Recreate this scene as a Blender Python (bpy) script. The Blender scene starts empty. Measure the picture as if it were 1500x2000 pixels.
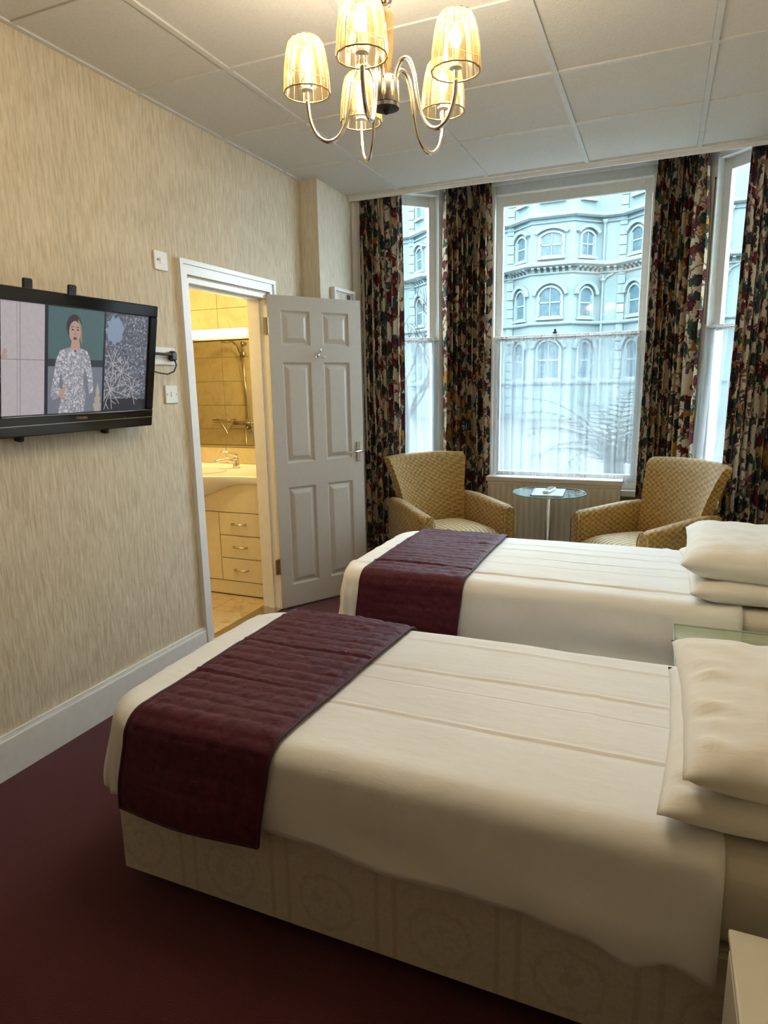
import bpy, math, random
from mathutils import Vector, Matrix, noise
from math import sin, cos, pi, radians, sqrt, atan2, hypot
random.seed(7)
scn = bpy.context.scene
COL = scn.collection

# ------------------------------------------------------------------ camera
YAW, PITCH, ROLL, FPX = .401574, -.194886, -.018492, 1272.77
CAM = Vector((2.23, 0.0, 1.45))
fwd = Vector((-sin(YAW)*cos(PITCH), cos(YAW)*cos(PITCH), sin(PITCH)))
rt0 = Vector((cos(YAW), sin(YAW), 0)); up0 = rt0.cross(fwd)
rt = rt0*cos(ROLL) + up0*sin(ROLL); up = -rt0*sin(ROLL) + up0*cos(ROLL)
cd = bpy.data.cameras.new('camera'); cam = bpy.data.objects.new('camera', cd); COL.objects.link(cam)
m3 = Matrix((rt, up, -fwd)).transposed()
cam.matrix_world = Matrix.Translation(CAM) @ m3.to_4x4()
cd.sensor_fit = 'VERTICAL'; cd.sensor_height = 36.0; cd.sensor_width = 27.0
cd.lens = FPX/2000*36.0; cd.clip_start = .02; cd.clip_end = 300
scn.camera = cam

# ------------------------------------------------------------------ world: bright overcast sky
SKY = 12.5
w = bpy.data.worlds.new('overcast_sky'); scn.world = w; w.use_nodes = True
bg = w.node_tree.nodes['Background']
bg.inputs[0].default_value = (.76, .90, 1.0, 1); bg.inputs[1].default_value = SKY
vs = scn.view_settings
vs.view_transform = 'Standard'; vs.look = 'None'; vs.gamma = 1.0; vs.use_curve_mapping = False
vs.exposure = 0.40
CHAND_W = 7.6          # watts per chandelier bulb
WARM = (1.0, .85, .62)

# ------------------------------------------------------------------ helpers: tags, meshes
def tag(o, label=None, cat=None, group=None, kind=None):
    if label: o['label'] = label
    if cat: o['category'] = cat
    if group: o['group'] = group
    if kind: o['kind'] = kind
    return o
def thing(name, label, cat, loc=(0, 0, 0), rotz=0.0, group=None, kind=None):
    o = bpy.data.objects.new(name, None); COL.objects.link(o)
    o.location = loc; o.rotation_euler = (0, 0, rotz); o.empty_display_size = .1
    return tag(o, label, cat, group, kind)

class MB:
    def __init__(s): s.v = []; s.f = []; s.uv = None
    def add(s, vs_, fs):
        b = len(s.v); s.v += [tuple(p) for p in vs_]; s.f += [tuple(i+b for i in f) for f in fs]; return s
    def box(s, x0, x1, y0, y1, z0, z1, M=None):
        p = [(x, y, z) for z in (z0, z1) for (x, y) in ((x0, y0), (x1, y0), (x1, y1), (x0, y1))]
        if M is not None: p = [M @ Vector(q) for q in p]
        return s.add(p, [(3, 2, 1, 0), (4, 5, 6, 7), (0, 1, 5, 4), (1, 2, 6, 5), (2, 3, 7, 6), (3, 0, 4, 7)])
    def cbox(s, x0, x1, y0, y1, z0, z1, c=.006, M=None):
        # box with chamfered vertical and top edges
        secs = []
        for (z, i) in ((z0, c), (z0+c, 0), (z1-c, 0), (z1, c)):
            a, b, d, e = x0+i, x1-i, y0+i, y1-i; k = c if i == 0 else c*.6
            secs.append([(a+k, d, z), (b-k, d, z), (b, d+k, z), (b, e-k, z), (b-k, e, z), (a+k, e, z), (a, e-k, z), (a, d+k, z)])
        if M is not None: secs = [[tuple(M @ Vector(q)) for q in r] for r in secs]
        return s.loft(secs)
    def loft(s, secs, closed=True, cap0=True, cap1=True, loop=False):
        n = len(secs[0]); vs_ = [p for r in secs for p in r]; fs = []
        m = len(secs)
        for i in range(m if loop else m-1):
            i2 = (i+1) % m
            for j in range(n if closed else n-1):
                k = (j+1) % n
                fs.append((i*n+j, i*n+k, i2*n+k, i2*n+j))
        if closed and not loop:
            if cap0: fs.append(tuple(range(n-1, -1, -1)))
            if cap1: fs.append(tuple((m-1)*n+j for j in range(n)))
        return s.add(vs_, fs)
    def tube(s, pts, r, n=8, cap=True, loop=False):
        P = [Vector(p) for p in pts]; R = r if isinstance(r, (list, tuple)) else [r]*len(P)
        secs = []; prev = None; m = len(P)
        for i, p in enumerate(P):
            if loop: t = P[(i+1) % m]-P[i-1]
            else: t = P[min(i+1, m-1)]-P[max(i-1, 0)]
            if t.length < 1e-9: t = Vector((0, 0, 1))
            t.normalize()
            if prev is None:
                a = Vector((0, 0, 1)) if abs(t.z) < .9 else Vector((1, 0, 0))
                u = t.cross(a).normalized()
            else:
                u = prev - t*prev.dot(t)
                u = u.normalized() if u.length > 1e-6 else t.cross(Vector((0, 0, 1))).normalized()
            prev = u; v2 = t.cross(u)
            secs.append([tuple(p + (u*cos(2*pi*k/n)+v2*sin(2*pi*k/n))*R[i]) for k in range(n)])
        return s.loft(secs, cap0=cap, cap1=cap, loop=loop)
    def lathe(s, prof, c=(0, 0, 0), n=24, axis='z', cap0=True, cap1=True):
        secs = []
        for (r, h) in prof:
            ring = []
            for k in range(n):
                a = 2*pi*k/n
                if axis == 'z': q = (c[0]+r*cos(a), c[1]+r*sin(a), c[2]+h)
                elif axis == 'x': q = (c[0]+h, c[1]+r*cos(a), c[2]+r*sin(a))
                else: q = (c[0]+r*sin(a), c[1]+h, c[2]+r*cos(a))
                ring.append(q)
            secs.append(ring)
        return s.loft(secs, cap0=cap0, cap1=cap1)
    def prism(s, poly, fn, d0, d1):
        # polygon (u,v) extruded along the third axis, fn(u,v,d)->xyz
        n = len(poly)
        a = [fn(u, v, d0) for (u, v) in poly]; b = [fn(u, v, d1) for (u, v) in poly]
        return s.add(a+b, [tuple(range(n-1, -1, -1)), tuple(range(n, 2*n))] + [(i, (i+1) % n, n+(i+1) % n, n+i) for i in range(n)])
    def grid(s, rows, uvs=None):
        n = len(rows[0]); b = len(s.v)
        s.loft(rows, closed=False)
        if uvs is not None:
            if s.uv is None: s.uv = {}
            for i, r in enumerate(uvs):
                for j, q in enumerate(r): s.uv[b+i*n+j] = q
        return s
    def data(s, name, mat, smooth=False, off=None):
        me = bpy.data.meshes.new(name)
        v = s.v if off is None else [(p[0]-off[0], p[1]-off[1], p[2]-off[2]) for p in s.v]
        me.from_pydata(v, [], s.f); me.validate(); me.update()
        if s.uv:
            ul = me.uv_layers.new(name='UVMap')
            for l in me.loops:
                ul.data[l.index].uv = s.uv.get(l.vertex_index, (0, 0))
        if mat: me.materials.append(mat)
        if smooth:
            me.polygons.foreach_set('use_smooth', [True]*len(me.polygons))
            if smooth != True: me.set_sharp_from_angle(angle=radians(smooth))
        return me
    def build(s, name, mat, parent=None, smooth=False, world=True, fix=True):
        """world=True: coordinates are world ones, made relative to the (unrotated) parent"""
        off = None
        if parent is not None and world:
            off = Vector(parent.location); p = parent.parent
            while p is not None: off += Vector(p.location); p = p.parent
        me = s.data(name, mat, smooth, off)
        if fix:
            import bmesh
            bm = bmesh.new(); bm.from_mesh(me); bmesh.ops.recalc_face_normals(bm, faces=bm.faces); bm.to_mesh(me); bm.free()
        o = bpy.data.objects.new(name, me); COL.objects.link(o); o.parent = parent
        return o
def bevel(o, w_=.004, seg=2):
    m = o.modifiers.new('bevel', 'BEVEL'); m.width = w_; m.segments = seg; m.limit_method = 'ANGLE'; m.angle_limit = radians(40)
    return o
def subsurf(o, l=1):
    m = o.modifiers.new('sub', 'SUBSURF'); m.levels = l; m.render_levels = l; return o
def inst(src, parent, loc=None, name=None):
    o = bpy.data.objects.new(name or src.name.split('.')[0], src.data if hasattr(src, 'data') else src)
    COL.objects.link(o); o.parent = parent
    if loc is not None: o.location = loc
    return o
def struct(name, mb, mat, smooth=False):
    o = mb.build(name, mat, smooth=smooth); o['kind'] = 'structure'; return o
def nz(x, y, z=0.0, s=1.0): return noise.noise(Vector((x*s, y*s, z*s)))
def lerp(a, b, t): return a+(b-a)*t
def sstep(a, b, x):
    t = min(1, max(0, (x-a)/(b-a))); return t*t*(3-2*t)

# ------------------------------------------------------------------ materials
def newmat(name):
    m = bpy.data.materials.new(name); m.use_nodes = True; nt = m.node_tree
    b = nt.nodes['Principled BSDF']; return m, nt, b
def ramp(nt, fac, stops, interp='LINEAR'):
    r = nt.nodes.new('ShaderNodeValToRGB'); r.color_ramp.interpolation = interp
    e = r.color_ramp.elements
    while len(e) > 1: e.remove(e[-1])
    e[0].position = stops[0][0]; e[0].color = (*stops[0][1], 1)
    for p, c in stops[1:]:
        k = e.new(p); k.color = (*c, 1)
    nt.links.new(fac, r.inputs[0]); return r.outputs[0]
def coords(nt, kind='Object', scale=(1, 1, 1), rot=(0, 0, 0)):
    t = nt.nodes.new('ShaderNodeTexCoord'); mp = nt.nodes.new('ShaderNodeMapping')
    mp.inputs['Scale'].default_value = scale; mp.inputs['Rotation'].default_value = rot
    nt.links.new(t.outputs[kind], mp.inputs[0]); return mp.outputs[0]
def ntex(nt, vec, scale=5, detail=4, rough=.55, dist=0.0):
    n = nt.nodes.new('ShaderNodeTexNoise'); n.inputs['Scale'].default_value = scale
    n.inputs['Detail'].default_value = detail; n.inputs['Roughness'].default_value = rough; n.inputs['Distortion'].default_value = dist
    nt.links.new(vec, n.inputs['Vector']); return n.outputs['Fac']
def bump(nt, b, h, strength=.3, dist=.01):
    n = nt.nodes.new('ShaderNodeBump'); n.inputs['Strength'].default_value = strength; n.inputs['Distance'].default_value = dist
    nt.links.new(h, n.inputs['Height']); nt.links.new(n.outputs[0], b.inputs['Normal'])
def math_(nt, op, a, b=None, c=None):
    n = nt.nodes.new('ShaderNodeMath'); n.operation = op
    for i, x in enumerate((a, b, c)):
        if x is None: continue
        if isinstance(x, (int, float)): n.inputs[i].default_value = x
        else: nt.links.new(x, n.inputs[i])
    return n.outputs[0]
def mixc(nt, fac, a, b):
    n = nt.nodes.new('ShaderNodeMix'); n.data_type = 'RGBA'
    for i, x in ((0, fac), (6, a), (7, b)):
        if isinstance(x, (int, float)): n.inputs[i].default_value = x
        elif isinstance(x, tuple): n.inputs[i].default_value = (*x, 1)
        else: nt.links.new(x, n.inputs[i])
    return n.outputs[2]
def plain(name, col, rough=.6, metal=0.0, noise_amt=.06, nscale=30, bstr=0.0, spec=None, emit=None, estr=0.0, sheen=0.0):
    m, nt, b = newmat(name)
    v = coords(nt); f = ntex(nt, v, nscale, 4)
    lo = tuple(c*(1-noise_amt) for c in col); hi = tuple(min(1, c*(1+noise_amt)) for c in col)
    nt.links.new(ramp(nt, f, [(.3, lo), (.7, hi)]), b.inputs['Base Color'])
    b.inputs['Roughness'].default_value = rough; b.inputs['Metallic'].default_value = metal
    if spec is not None: b.inputs['Specular IOR Level'].default_value = spec
    if sheen: b.inputs['Sheen Weight'].default_value = sheen
    if bstr: bump(nt, b, f, bstr, .004)
    if emit: b.inputs['Emission Color'].default_value = (*emit, 1); b.inputs['Emission Strength'].default_value = estr
    return m
def emis(name, col, s):
    m, nt, b = newmat(name); b.inputs['Base Color'].default_value = (*[c*.2 for c in col], 1)
    v = coords(nt); f = ntex(nt, v, 60, 3)
    nt.links.new(ramp(nt, f, [(.3, tuple(c*.9 for c in col)), (.7, col)]), b.inputs['Emission Color'])
    b.inputs['Emission Strength'].default_value = s; b.inputs['Roughness'].default_value = .4; return m

def m_wallpaper(name, lo, hi):
    m, nt, b = newmat(name)
    v = coords(nt, scale=(1, 1, .12))
    f = ntex(nt, v, 82, 5, .62, .6); g = ntex(nt, coords(nt), 5, 3)
    h = math_(nt, 'ADD', math_(nt, 'MULTIPLY', f, .85), math_(nt, 'MULTIPLY', g, .15))
    nt.links.new(ramp(nt, h, [(.36, lo), (.5, tuple(lerp(a, c, .6) for a, c in zip(lo, hi))), (.62, hi)]), b.inputs['Base Color'])
    b.inputs['Roughness'].default_value = .62; b.inputs['Specular IOR Level'].default_value = .3
    bump(nt, b, f, .55, .006); return m
def m_carpet(name):
    m, nt, b = newmat(name); v = coords(nt)
    f = ntex(nt, v, 260, 3, .7); g = ntex(nt, v, 3, 3)
    h = math_(nt, 'ADD', math_(nt, 'MULTIPLY', f, .75), math_(nt, 'MULTIPLY', g, .25))
    nt.links.new(ramp(nt, h, [(.3, (.055, .009, .013)), (.6, (.105, .022, .028)), (.8, (.14, .036, .04))]), b.inputs['Base Color'])
    b.inputs['Roughness'].default_value = .95; b.inputs['Specular IOR Level'].default_value = .1
    b.inputs['Sheen Weight'].default_value = .15
    bump(nt, b, f, .7, .006); return m
def m_linen(name, col=(.88, .88, .87)):
    m, nt, b = newmat(name); v = coords(nt)
    f = ntex(nt, coords(nt, scale=(1, 3, 1)), 14, 5, .6, .4); g = ntex(nt, v, 380, 2)
    nt.links.new(ramp(nt, f, [(.3, tuple(c*.96 for c in col)), (.7, col)]), b.inputs['Base Color'])
    b.inputs['Roughness'].default_value = .8; b.inputs['Specular IOR Level'].default_value = .15; b.inputs['Sheen Weight'].default_value = .1
    h = math_(nt, 'ADD', math_(nt, 'MULTIPLY', f, .8), math_(nt, 'MULTIPLY', g, .12)); bump(nt, b, h, .16, .012); return m
def m_runner(name):
    m, nt, b = newmat(name); v = coords(nt)
    f = ntex(nt, coords(nt, scale=(1, 1.2, 1)), 40, 4, .6, .6)
    nt.links.new(ramp(nt, f, [(.3, (.054, .008, .019)), (.7, (.100, .018, .036))]), b.inputs['Base Color'])
    b.inputs['Roughness'].default_value = .58; b.inputs['Specular IOR Level'].default_value = .2; b.inputs['Sheen Weight'].default_value = .05
    bump(nt, b, f, .5, .006); return m
def m_divan(name):
    m, nt, b = newmat(name)
    t = nt.nodes.new('ShaderNodeTexCoord'); sp = nt.nodes.new('ShaderNodeSeparateXYZ'); nt.links.new(t.outputs['Object'], sp.inputs[0])
    u = math_(nt, 'ADD', sp.outputs[0], sp.outputs[1])
    ph = math_(nt, 'FRACT', math_(nt, 'MULTIPLY', u, 1/.30))
    a = math_(nt, 'LESS_THAN', math_(nt, 'ABSOLUTE', math_(nt, 'SUBTRACT', ph, .10)), .022)
    c = math_(nt, 'LESS_THAN', math_(nt, 'ABSOLUTE', math_(nt, 'SUBTRACT', ph, .26)), .022)
    st = math_(nt, 'MAXIMUM', a, c)
    # damask roundels between the stripes
    du = math_(nt, 'MULTIPLY', math_(nt, 'SUBTRACT', ph, .64), .30)
    dz = math_(nt, 'SUBTRACT', math_(nt, 'FRACT', math_(nt, 'MULTIPLY', sp.outputs[2], 1/.26)), .58)
    dz = math_(nt, 'MULTIPLY', dz, .26)
    rr = math_(nt, 'SQRT', math_(nt, 'ADD', math_(nt, 'MULTIPLY', du, du), math_(nt, 'MULTIPLY', dz, dz)))
    wob = ntex(nt, t.outputs['Object'], 26, 4, .6, 1.2)
    rr = math_(nt, 'ADD', rr, math_(nt, 'MULTIPLY', math_(nt, 'SUBTRACT', wob, .5), .05))
    ring = math_(nt, 'LESS_THAN', math_(nt, 'ABSOLUTE', math_(nt, 'SUBTRACT', rr, .075)), .006)
    leaf = math_(nt, 'MULTIPLY', math_(nt, 'LESS_THAN', rr, .05), math_(nt, 'GREATER_THAN', wob, .55))
    fl = math_(nt, 'MAXIMUM', ring, leaf)
    base = ramp(nt, ntex(nt, t.outputs['Object'], 90, 4), [(.3, (.60, .55, .47)), (.7, (.70, .65, .56))])
    k = mixc(nt, math_(nt, 'MULTIPLY', st, .35), base, (.44, .34, .20))
    k = mixc(nt, math_(nt, 'MULTIPLY', fl, .26), k, (.38, .34, .28))
    nt.links.new(k, b.inputs['Base Color']); b.inputs['Roughness'].default_value = .6
    bump(nt, b, ntex(nt, t.outputs['Object'], 200, 2), .15, .004); return m
def m_chintz(name):
    """cream curtain cloth printed with dark leaves, wine flowers and ochre blooms, drawn on the flat cloth (UV in metres)"""
    m, nt, b = newmat(name)
    uvv = coords(nt, 'UV')
    nn = nt.nodes.new('ShaderNodeTexNoise'); nn.inputs['Scale'].default_value = 14; nn.inputs['Detail'].default_value = 5
    nt.links.new(uvv, nn.inputs['Vector'])
    vm = nt.nodes.new('ShaderNodeVectorMath'); vm.operation = 'MULTIPLY_ADD'
    nt.links.new(nn.outputs['Color'], vm.inputs[0]); vm.inputs[1].default_value = (.10, .10, 0); nt.links.new(uvv, vm.inputs[2])
    warp = vm.outputs[0]
    def vor(scale, off, sc=(1, 1, 1)):
        mp = nt.nodes.new('ShaderNodeMapping'); mp.inputs['Location'].default_value = off; mp.inputs['Scale'].default_value = sc
        nt.links.new(warp, mp.inputs[0])
        v = nt.nodes.new('ShaderNodeTexVoronoi'); v.voronoi_dimensions = '2D'; v.inputs['Scale'].default_value = scale
        nt.links.new(mp.outputs[0], v.inputs['Vector'])
        sx = nt.nodes.new('ShaderNodeSeparateColor'); nt.links.new(v.outputs['Color'], sx.inputs[0])
        return v.outputs['Distance'], sx.outputs[0], sx.outputs[1]
    k = ramp(nt, ntex(nt, uvv, 30, 3), [(.3, (.50, .39, .265)), (.7, (.62, .51, .37))])
    # brown stems
    d, r, g = vor(4.2, (3, 1, 0))
    st = nt.nodes.new('ShaderNodeTexVoronoi'); st.voronoi_dimensions = '2D'; st.feature = 'DISTANCE_TO_EDGE'; st.inputs['Scale'].default_value = 5.5
    nt.links.new(warp, st.inputs['Vector'])
    stem = math_(nt, 'LESS_THAN', st.outputs['Distance'], .035)
    k = mixc(nt, math_(nt, 'MULTIPLY', stem, .85), k, (.16, .055, .03))
    ragged = math_(nt, 'MULTIPLY', math_(nt, 'SUBTRACT', ntex(nt, uvv, 48, 4, .65), .5), .9)
    def layer(k, scale, off, rad, pick, col1, col2, sc=(1, 1, 1)):
        d, r, g = vor(scale, off, sc)
        d = math_(nt, 'ADD', d, ragged)
        mask = math_(nt, 'MULTIPLY', math_(nt, 'LESS_THAN', d, rad), math_(nt, 'GREATER_THAN', r, pick))
        c = mixc(nt, g, col1, col2)
        inner = math_(nt, 'LESS_THAN', d, rad*.45)
        c = mixc(nt, math_(nt, 'MULTIPLY', inner, .35), c, tuple(min(1, x*1.7+.02) for x in col2))
        return mixc(nt, mask, k, c)
    k = layer(k, 6.0, (1.3, 4.1, 0), .40, .74, (.30, .14, .03), (.40, .22, .06))          # ochre blooms
    k = layer(k, 14, (7.7, 2.2, 0), .40, .40, (.020, .036, .028), (.05, .075, .05), (1.0, .8, 1))  # leaves
    k = layer(k, 9, (.4, 9.3, 0), .40, .55, (.018, .03, .025), (.03, .042, .045))            # big leaves
    k = layer(k, 11, (5.1, 6.6, 0), .42, .70, (.065, .010, .014), (.105, .018, .020))            # wine flowers
    k = layer(k, 22, (2.1, 3.3, 0), .36, .80, (.09, .02, .025), (.18, .09, .075))
    nt.links.new(k, b.inputs['Base Color']); b.inputs['Roughness'].default_value = .85; b.inputs['Specular IOR Level'].default_value = .1
    b.inputs['Transmission Weight'].default_value = 0
    out = nt.nodes['Material Output']
    tr = nt.nodes.new('ShaderNodeBsdfTranslucent'); nt.links.new(k, tr.inputs[0])
    mx = nt.nodes.new('ShaderNodeMixShader'); mx.inputs[0].default_value = .10
    nt.links.new(b.outputs[0], mx.inputs[1]); nt.links.new(tr.outputs[0], mx.inputs[2]); nt.links.new(mx.outputs[0], out.inputs[0])
    return m
def m_sheer(name):
    m, nt, b = newmat(name); out = nt.nodes['Material Output']
    uvv = coords(nt, 'UV'); f = ntex(nt, uvv, 500, 2)
    tp = nt.nodes.new('ShaderNodeBsdfTransparent'); tp.inputs[0].default_value = (.98, .99, 1, 1)
    tl = nt.nodes.new('ShaderNodeBsdfTranslucent'); tl.inputs[0].default_value = (.37, .40, .425, 1)
    df = nt.nodes.new('ShaderNodeBsdfDiffuse'); df.inputs[0].default_value = (.52, .55, .58, 1)
    a = nt.nodes.new('ShaderNodeMixShader'); a.inputs[0].default_value = .45
    nt.links.new(tl.outputs[0], a.inputs[1]); nt.links.new(df.outputs[0], a.inputs[2])
    c = nt.nodes.new('ShaderNodeMixShader'); nt.links.new(math_(nt, 'ADD', math_(nt, 'MULTIPLY', f, .2), .34), c.inputs[0])
    nt.links.new(tp.outputs[0], c.inputs[1]); nt.links.new(a.outputs[0], c.inputs[2]); nt.links.new(c.outputs[0], out.inputs[0])
    return m
def m_glass(name, tint=(.97, 1, 1), refl=.06):
    m, nt, b = newmat(name); out = nt.nodes['Material Output']
    tp = nt.nodes.new('ShaderNodeBsdfTransparent'); tp.inputs[0].default_value = (*tint, 1)
    gl = nt.nodes.new('ShaderNodeBsdfGlossy'); gl.inputs['Roughness'].default_value = .01
    lw = nt.nodes.new('ShaderNodeLayerWeight'); lw.inputs[0].default_value = .5
    f = math_(nt, 'ADD', math_(nt, 'MULTIPLY', math_(nt, 'POWER', lw.outputs['Facing'], 5.0), .9), refl*.6)
    mx = nt.nodes.new('ShaderNodeMixShader'); nt.links.new(f, mx.inputs[0])
    nt.links.new(tp.outputs[0], mx.inputs[1]); nt.links.new(gl.outputs[0], mx.inputs[2]); nt.links.new(mx.outputs[0], out.inputs[0])
    return m
def m_shade(name):
    """glass rods of a lamp shade: part clear, part scattering"""
    m, nt, b = newmat(name); out = nt.nodes['Material Output']
    tp = nt.nodes.new('ShaderNodeBsdfTransparent'); tp.inputs[0].default_value = (1, .95, .82, 1)
    tl = nt.nodes.new('ShaderNodeBsdfTranslucent'); tl.inputs[0].default_value = (.30, .185, .045, 1)
    gl = nt.nodes.new('ShaderNodeBsdfGlossy'); gl.inputs['Roughness'].default_value = .12
    a = nt.nodes.new('ShaderNodeMixShader'); a.inputs[0].default_value = .35
    nt.links.new(tl.outputs[0], a.inputs[1]); nt.links.new(gl.outputs[0], a.inputs[2])
    c = nt.nodes.new('ShaderNodeMixShader')
    f = ntex(nt, coords(nt, scale=(1, 1, .2)), 90, 2)
    nt.links.new(ramp(nt, f, [(.35, (.15,)*3), (.65, (.48,)*3)]), c.inputs[0])
    nt.links.new(tp.outputs[0], c.inputs[1]); nt.links.new(a.outputs[0], c.inputs[2]); nt.links.new(c.outputs[0], out.inputs[0])
    return m
def m_chair(name):
    m, nt, b = newmat(name)
    v = coords(nt); sp = nt.nodes.new('ShaderNodeSeparateXYZ'); nt.links.new(v, sp.inputs[0])
    u = math_(nt, 'ADD', math_(nt, 'MULTIPLY', sp.outputs[0], .75), math_(nt, 'MULTIPLY', sp.outputs[1], .75))
    a = math_(nt, 'SINE', math_(nt, 'MULTIPLY', u, 2*pi/.038))
    c = math_(nt, 'SINE', math_(nt, 'MULTIPLY', sp.outputs[2], 2*pi/.034))
    lat = math_(nt, 'MULTIPLY', a, c)
    f = ntex(nt, v, 60, 3)
    h = math_(nt, 'ADD', math_(nt, 'MULTIPLY', lat, .20), f)
    nt.links.new(ramp(nt, h, [(.28, (.20, .105, .018)), (.5, (.33, .19, .040)), (.78, (.45, .285, .078))]), b.inputs['Base Color'])
    b.inputs['Roughness'].default_value = .55; b.inputs['Sheen Weight'].default_value = .3; b.inputs['Specular IOR Level'].default_value = .25
    bump(nt, b, lat, .2, .004); return m
def m_stripe_seat(name):
    m, nt, b = newmat(name); v = coords(nt); sp = nt.nodes.new('ShaderNodeSeparateXYZ'); nt.links.new(v, sp.inputs[0])
    a = math_(nt, 'SINE', math_(nt, 'MULTIPLY', sp.outputs[0], 2*pi/.034))
    f = ntex(nt, v, 60, 3); h = math_(nt, 'ADD', math_(nt, 'MULTIPLY', a, .28), f)
    nt.links.new(ramp(nt, h, [(.25, (.24, .135, .03)), (.5, (.38, .24, .07)), (.8, (.60, .45, .19))]), b.inputs['Base Color'])
    b.inputs['Roughness'].default_value = .55; b.inputs['Sheen Weight'].default_value = .3; bump(nt, b, a, .25, .004); return m
def m_marble(name, lo, hi, rough=.25, sc=6):
    m, nt, b = newmat(name); v = coords(nt); f = ntex(nt, v, sc, 6, .6, 1.5)
    nt.links.new(ramp(nt, f, [(.3, lo), (.55, hi), (.75, tuple(lerp(a, c, .5) for a, c in zip(lo, hi)))]), b.inputs['Base Color'])
    b.inputs['Roughness'].default_value = rough; return m
def m_stripe_paper(name):
    m, nt, b = newmat(name); v = coords(nt); sp = nt.nodes.new('ShaderNodeSeparateXYZ'); nt.links.new(v, sp.inputs[0])
    a = math_(nt, 'SINE', math_(nt, 'MULTIPLY', math_(nt, 'ADD', sp.outputs[0], sp.outputs[1]), 2*pi/.045))
    f = ntex(nt, coords(nt, scale=(1, 1, .1)), 40, 3)
    h = math_(nt, 'ADD', math_(nt, 'MULTIPLY', a, .16), f)
    nt.links.new(ramp(nt, h, [(.3, (.46, .39, .30)), (.7, (.60, .53, .43))]), b.inputs['Base Color']); b.inputs['Roughness'].default_value = .7
    return m
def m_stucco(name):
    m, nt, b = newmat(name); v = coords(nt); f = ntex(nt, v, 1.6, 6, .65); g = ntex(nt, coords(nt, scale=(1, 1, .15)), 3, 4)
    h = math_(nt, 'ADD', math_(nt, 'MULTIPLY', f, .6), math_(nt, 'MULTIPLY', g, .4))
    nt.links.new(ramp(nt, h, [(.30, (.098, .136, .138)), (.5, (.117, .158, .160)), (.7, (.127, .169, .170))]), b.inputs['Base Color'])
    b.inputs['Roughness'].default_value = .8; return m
def m_ceil(name):
    m, nt, b = newmat(name); v = coords(nt); f = ntex(nt, v, 120, 4, .7)
    nt.links.new(ramp(nt, f, [(.3, (.66, .645, .61)), (.7, (.76, .745, .71))]), b.inputs['Base Color']); b.inputs['Roughness'].default_value = .9
    bump(nt, b, f, .35, .004); return m
def m_sequin(name, s):
    m, nt, b = newmat(name); v = coords(nt); t = nt.nodes.new('ShaderNodeTexVoronoi'); t.inputs['Scale'].default_value = 150
    nt.links.new(v, t.inputs['Vector']); sx = nt.nodes.new('ShaderNodeSeparateColor'); nt.links.new(t.outputs['Color'], sx.inputs[0])
    nt.links.new(ramp(nt, sx.outputs[0], [(.0, (.20, .20, .24)), (.6, (.36, .35, .40)), (1, (.70, .70, .74))]), b.inputs['Emission Color'])
    b.inputs['Emission Strength'].default_value = s; b.inputs['Base Color'].default_value = (.05, .05, .05, 1); return m

def m_frost(name, s):
    m, nt, b = newmat(name); v = coords(nt); f = ntex(nt, v, 90, 6, .75, 1.0)
    nt.links.new(ramp(nt, f, [(.35, (.03, .028, .04)), (.52, (.10, .10, .13)), (.62, (.30, .32, .38))]), b.inputs['Emission Color'])
    b.inputs['Emission Strength'].default_value = s; b.inputs['Base Color'].default_value = (.02, .02, .02, 1); return m
M = {}
M['wallpaper'] = m_wallpaper('cream_textured_wallpaper', (.54, .45, .315), (.73, .645, .50))
M['wallpaper2'] = m_wallpaper('pale_textured_wallpaper', (.60, .53, .41), (.74, .68, .56))
M['carpet'] = m_carpet('maroon_carpet')
M['gloss'] = plain('white_gloss_paint', (.78, .78, .77), .32, noise_amt=.03)
M['door'] = plain('door_paint', (.46, .435, .395), .42, noise_amt=.03)
M['frame'] = plain('window_paint', (.76, .77, .74), .4, noise_amt=.04)
M['tile_c'] = m_ceil('ceiling_board'); M['bar'] = plain('grid_metal', (.68, .68, .66), .45)
M['linen'] = m_linen('white_cotton'); M['sheet'] = m_linen('cream_sheet', (.74, .70, .61)); M['pillow'] = m_linen('pillow_cotton', (.86, .84, .79))
M['runner'] = m_runner('burgundy_quilting'); M['runner_edge'] = plain('burgundy_binding', (.05, .008, .018), .6)
M['divan'] = m_divan('damask_ticking')
M['chintz'] = m_chintz('floral_chintz'); M['sheer'] = m_sheer('white_voile')
M['glass'] = m_glass('window_glass'); M['tglass'] = m_glass('table_glass', (.80, .93, .90), .14)
M['glass_edge'] = plain('green_glass_edge', (.10, .25, .22), .15); M['pale_edge'] = plain('pale_glass_edge', (.50, .66, .62), .12)
M['chrome'] = plain('chrome', (.80, .80, .80), .10, 1.0, .02); M['dchrome'] = plain('worn_chrome', (.55, .52, .46), .22, 1.0, .05)
M['brass'] = plain('dull_brass', (.50, .40, .22), .35, 1.0)
M['black'] = plain('black_gloss_plastic', (.006, .006, .007), .12, noise_amt=.1); M['mblack'] = plain('black_satin_metal', (.015, .015, .016), .45)
M['wplastic'] = plain('white_plastic', (.78, .77, .74), .35, noise_amt=.02)
M['grey'] = plain('grey_plastic', (.25, .25, .26), .4)
M['chair'] = m_chair('gold_lattice_upholstery'); M['seat'] = m_stripe_seat('gold_striped_upholstery')
M['wood'] = plain('dark_wood', (.06, .03, .015), .4)
M['btile'] = m_marble('cream_marble_tile', (.64, .51, .29), (.76, .64, .40)); M['bfloor'] = m_marble('ochre_floor_tile', (.42, .30, .15), (.62, .49, .30), .35, 9)
M['grout'] = plain('grout', (.66, .62, .54), .8)
M['vanity'] = plain('cream_laminate', (.72, .65, .47), .35, noise_amt=.03); M['ceramic'] = plain('white_ceramic', (.82, .81, .77), .08, noise_amt=.01)
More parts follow.
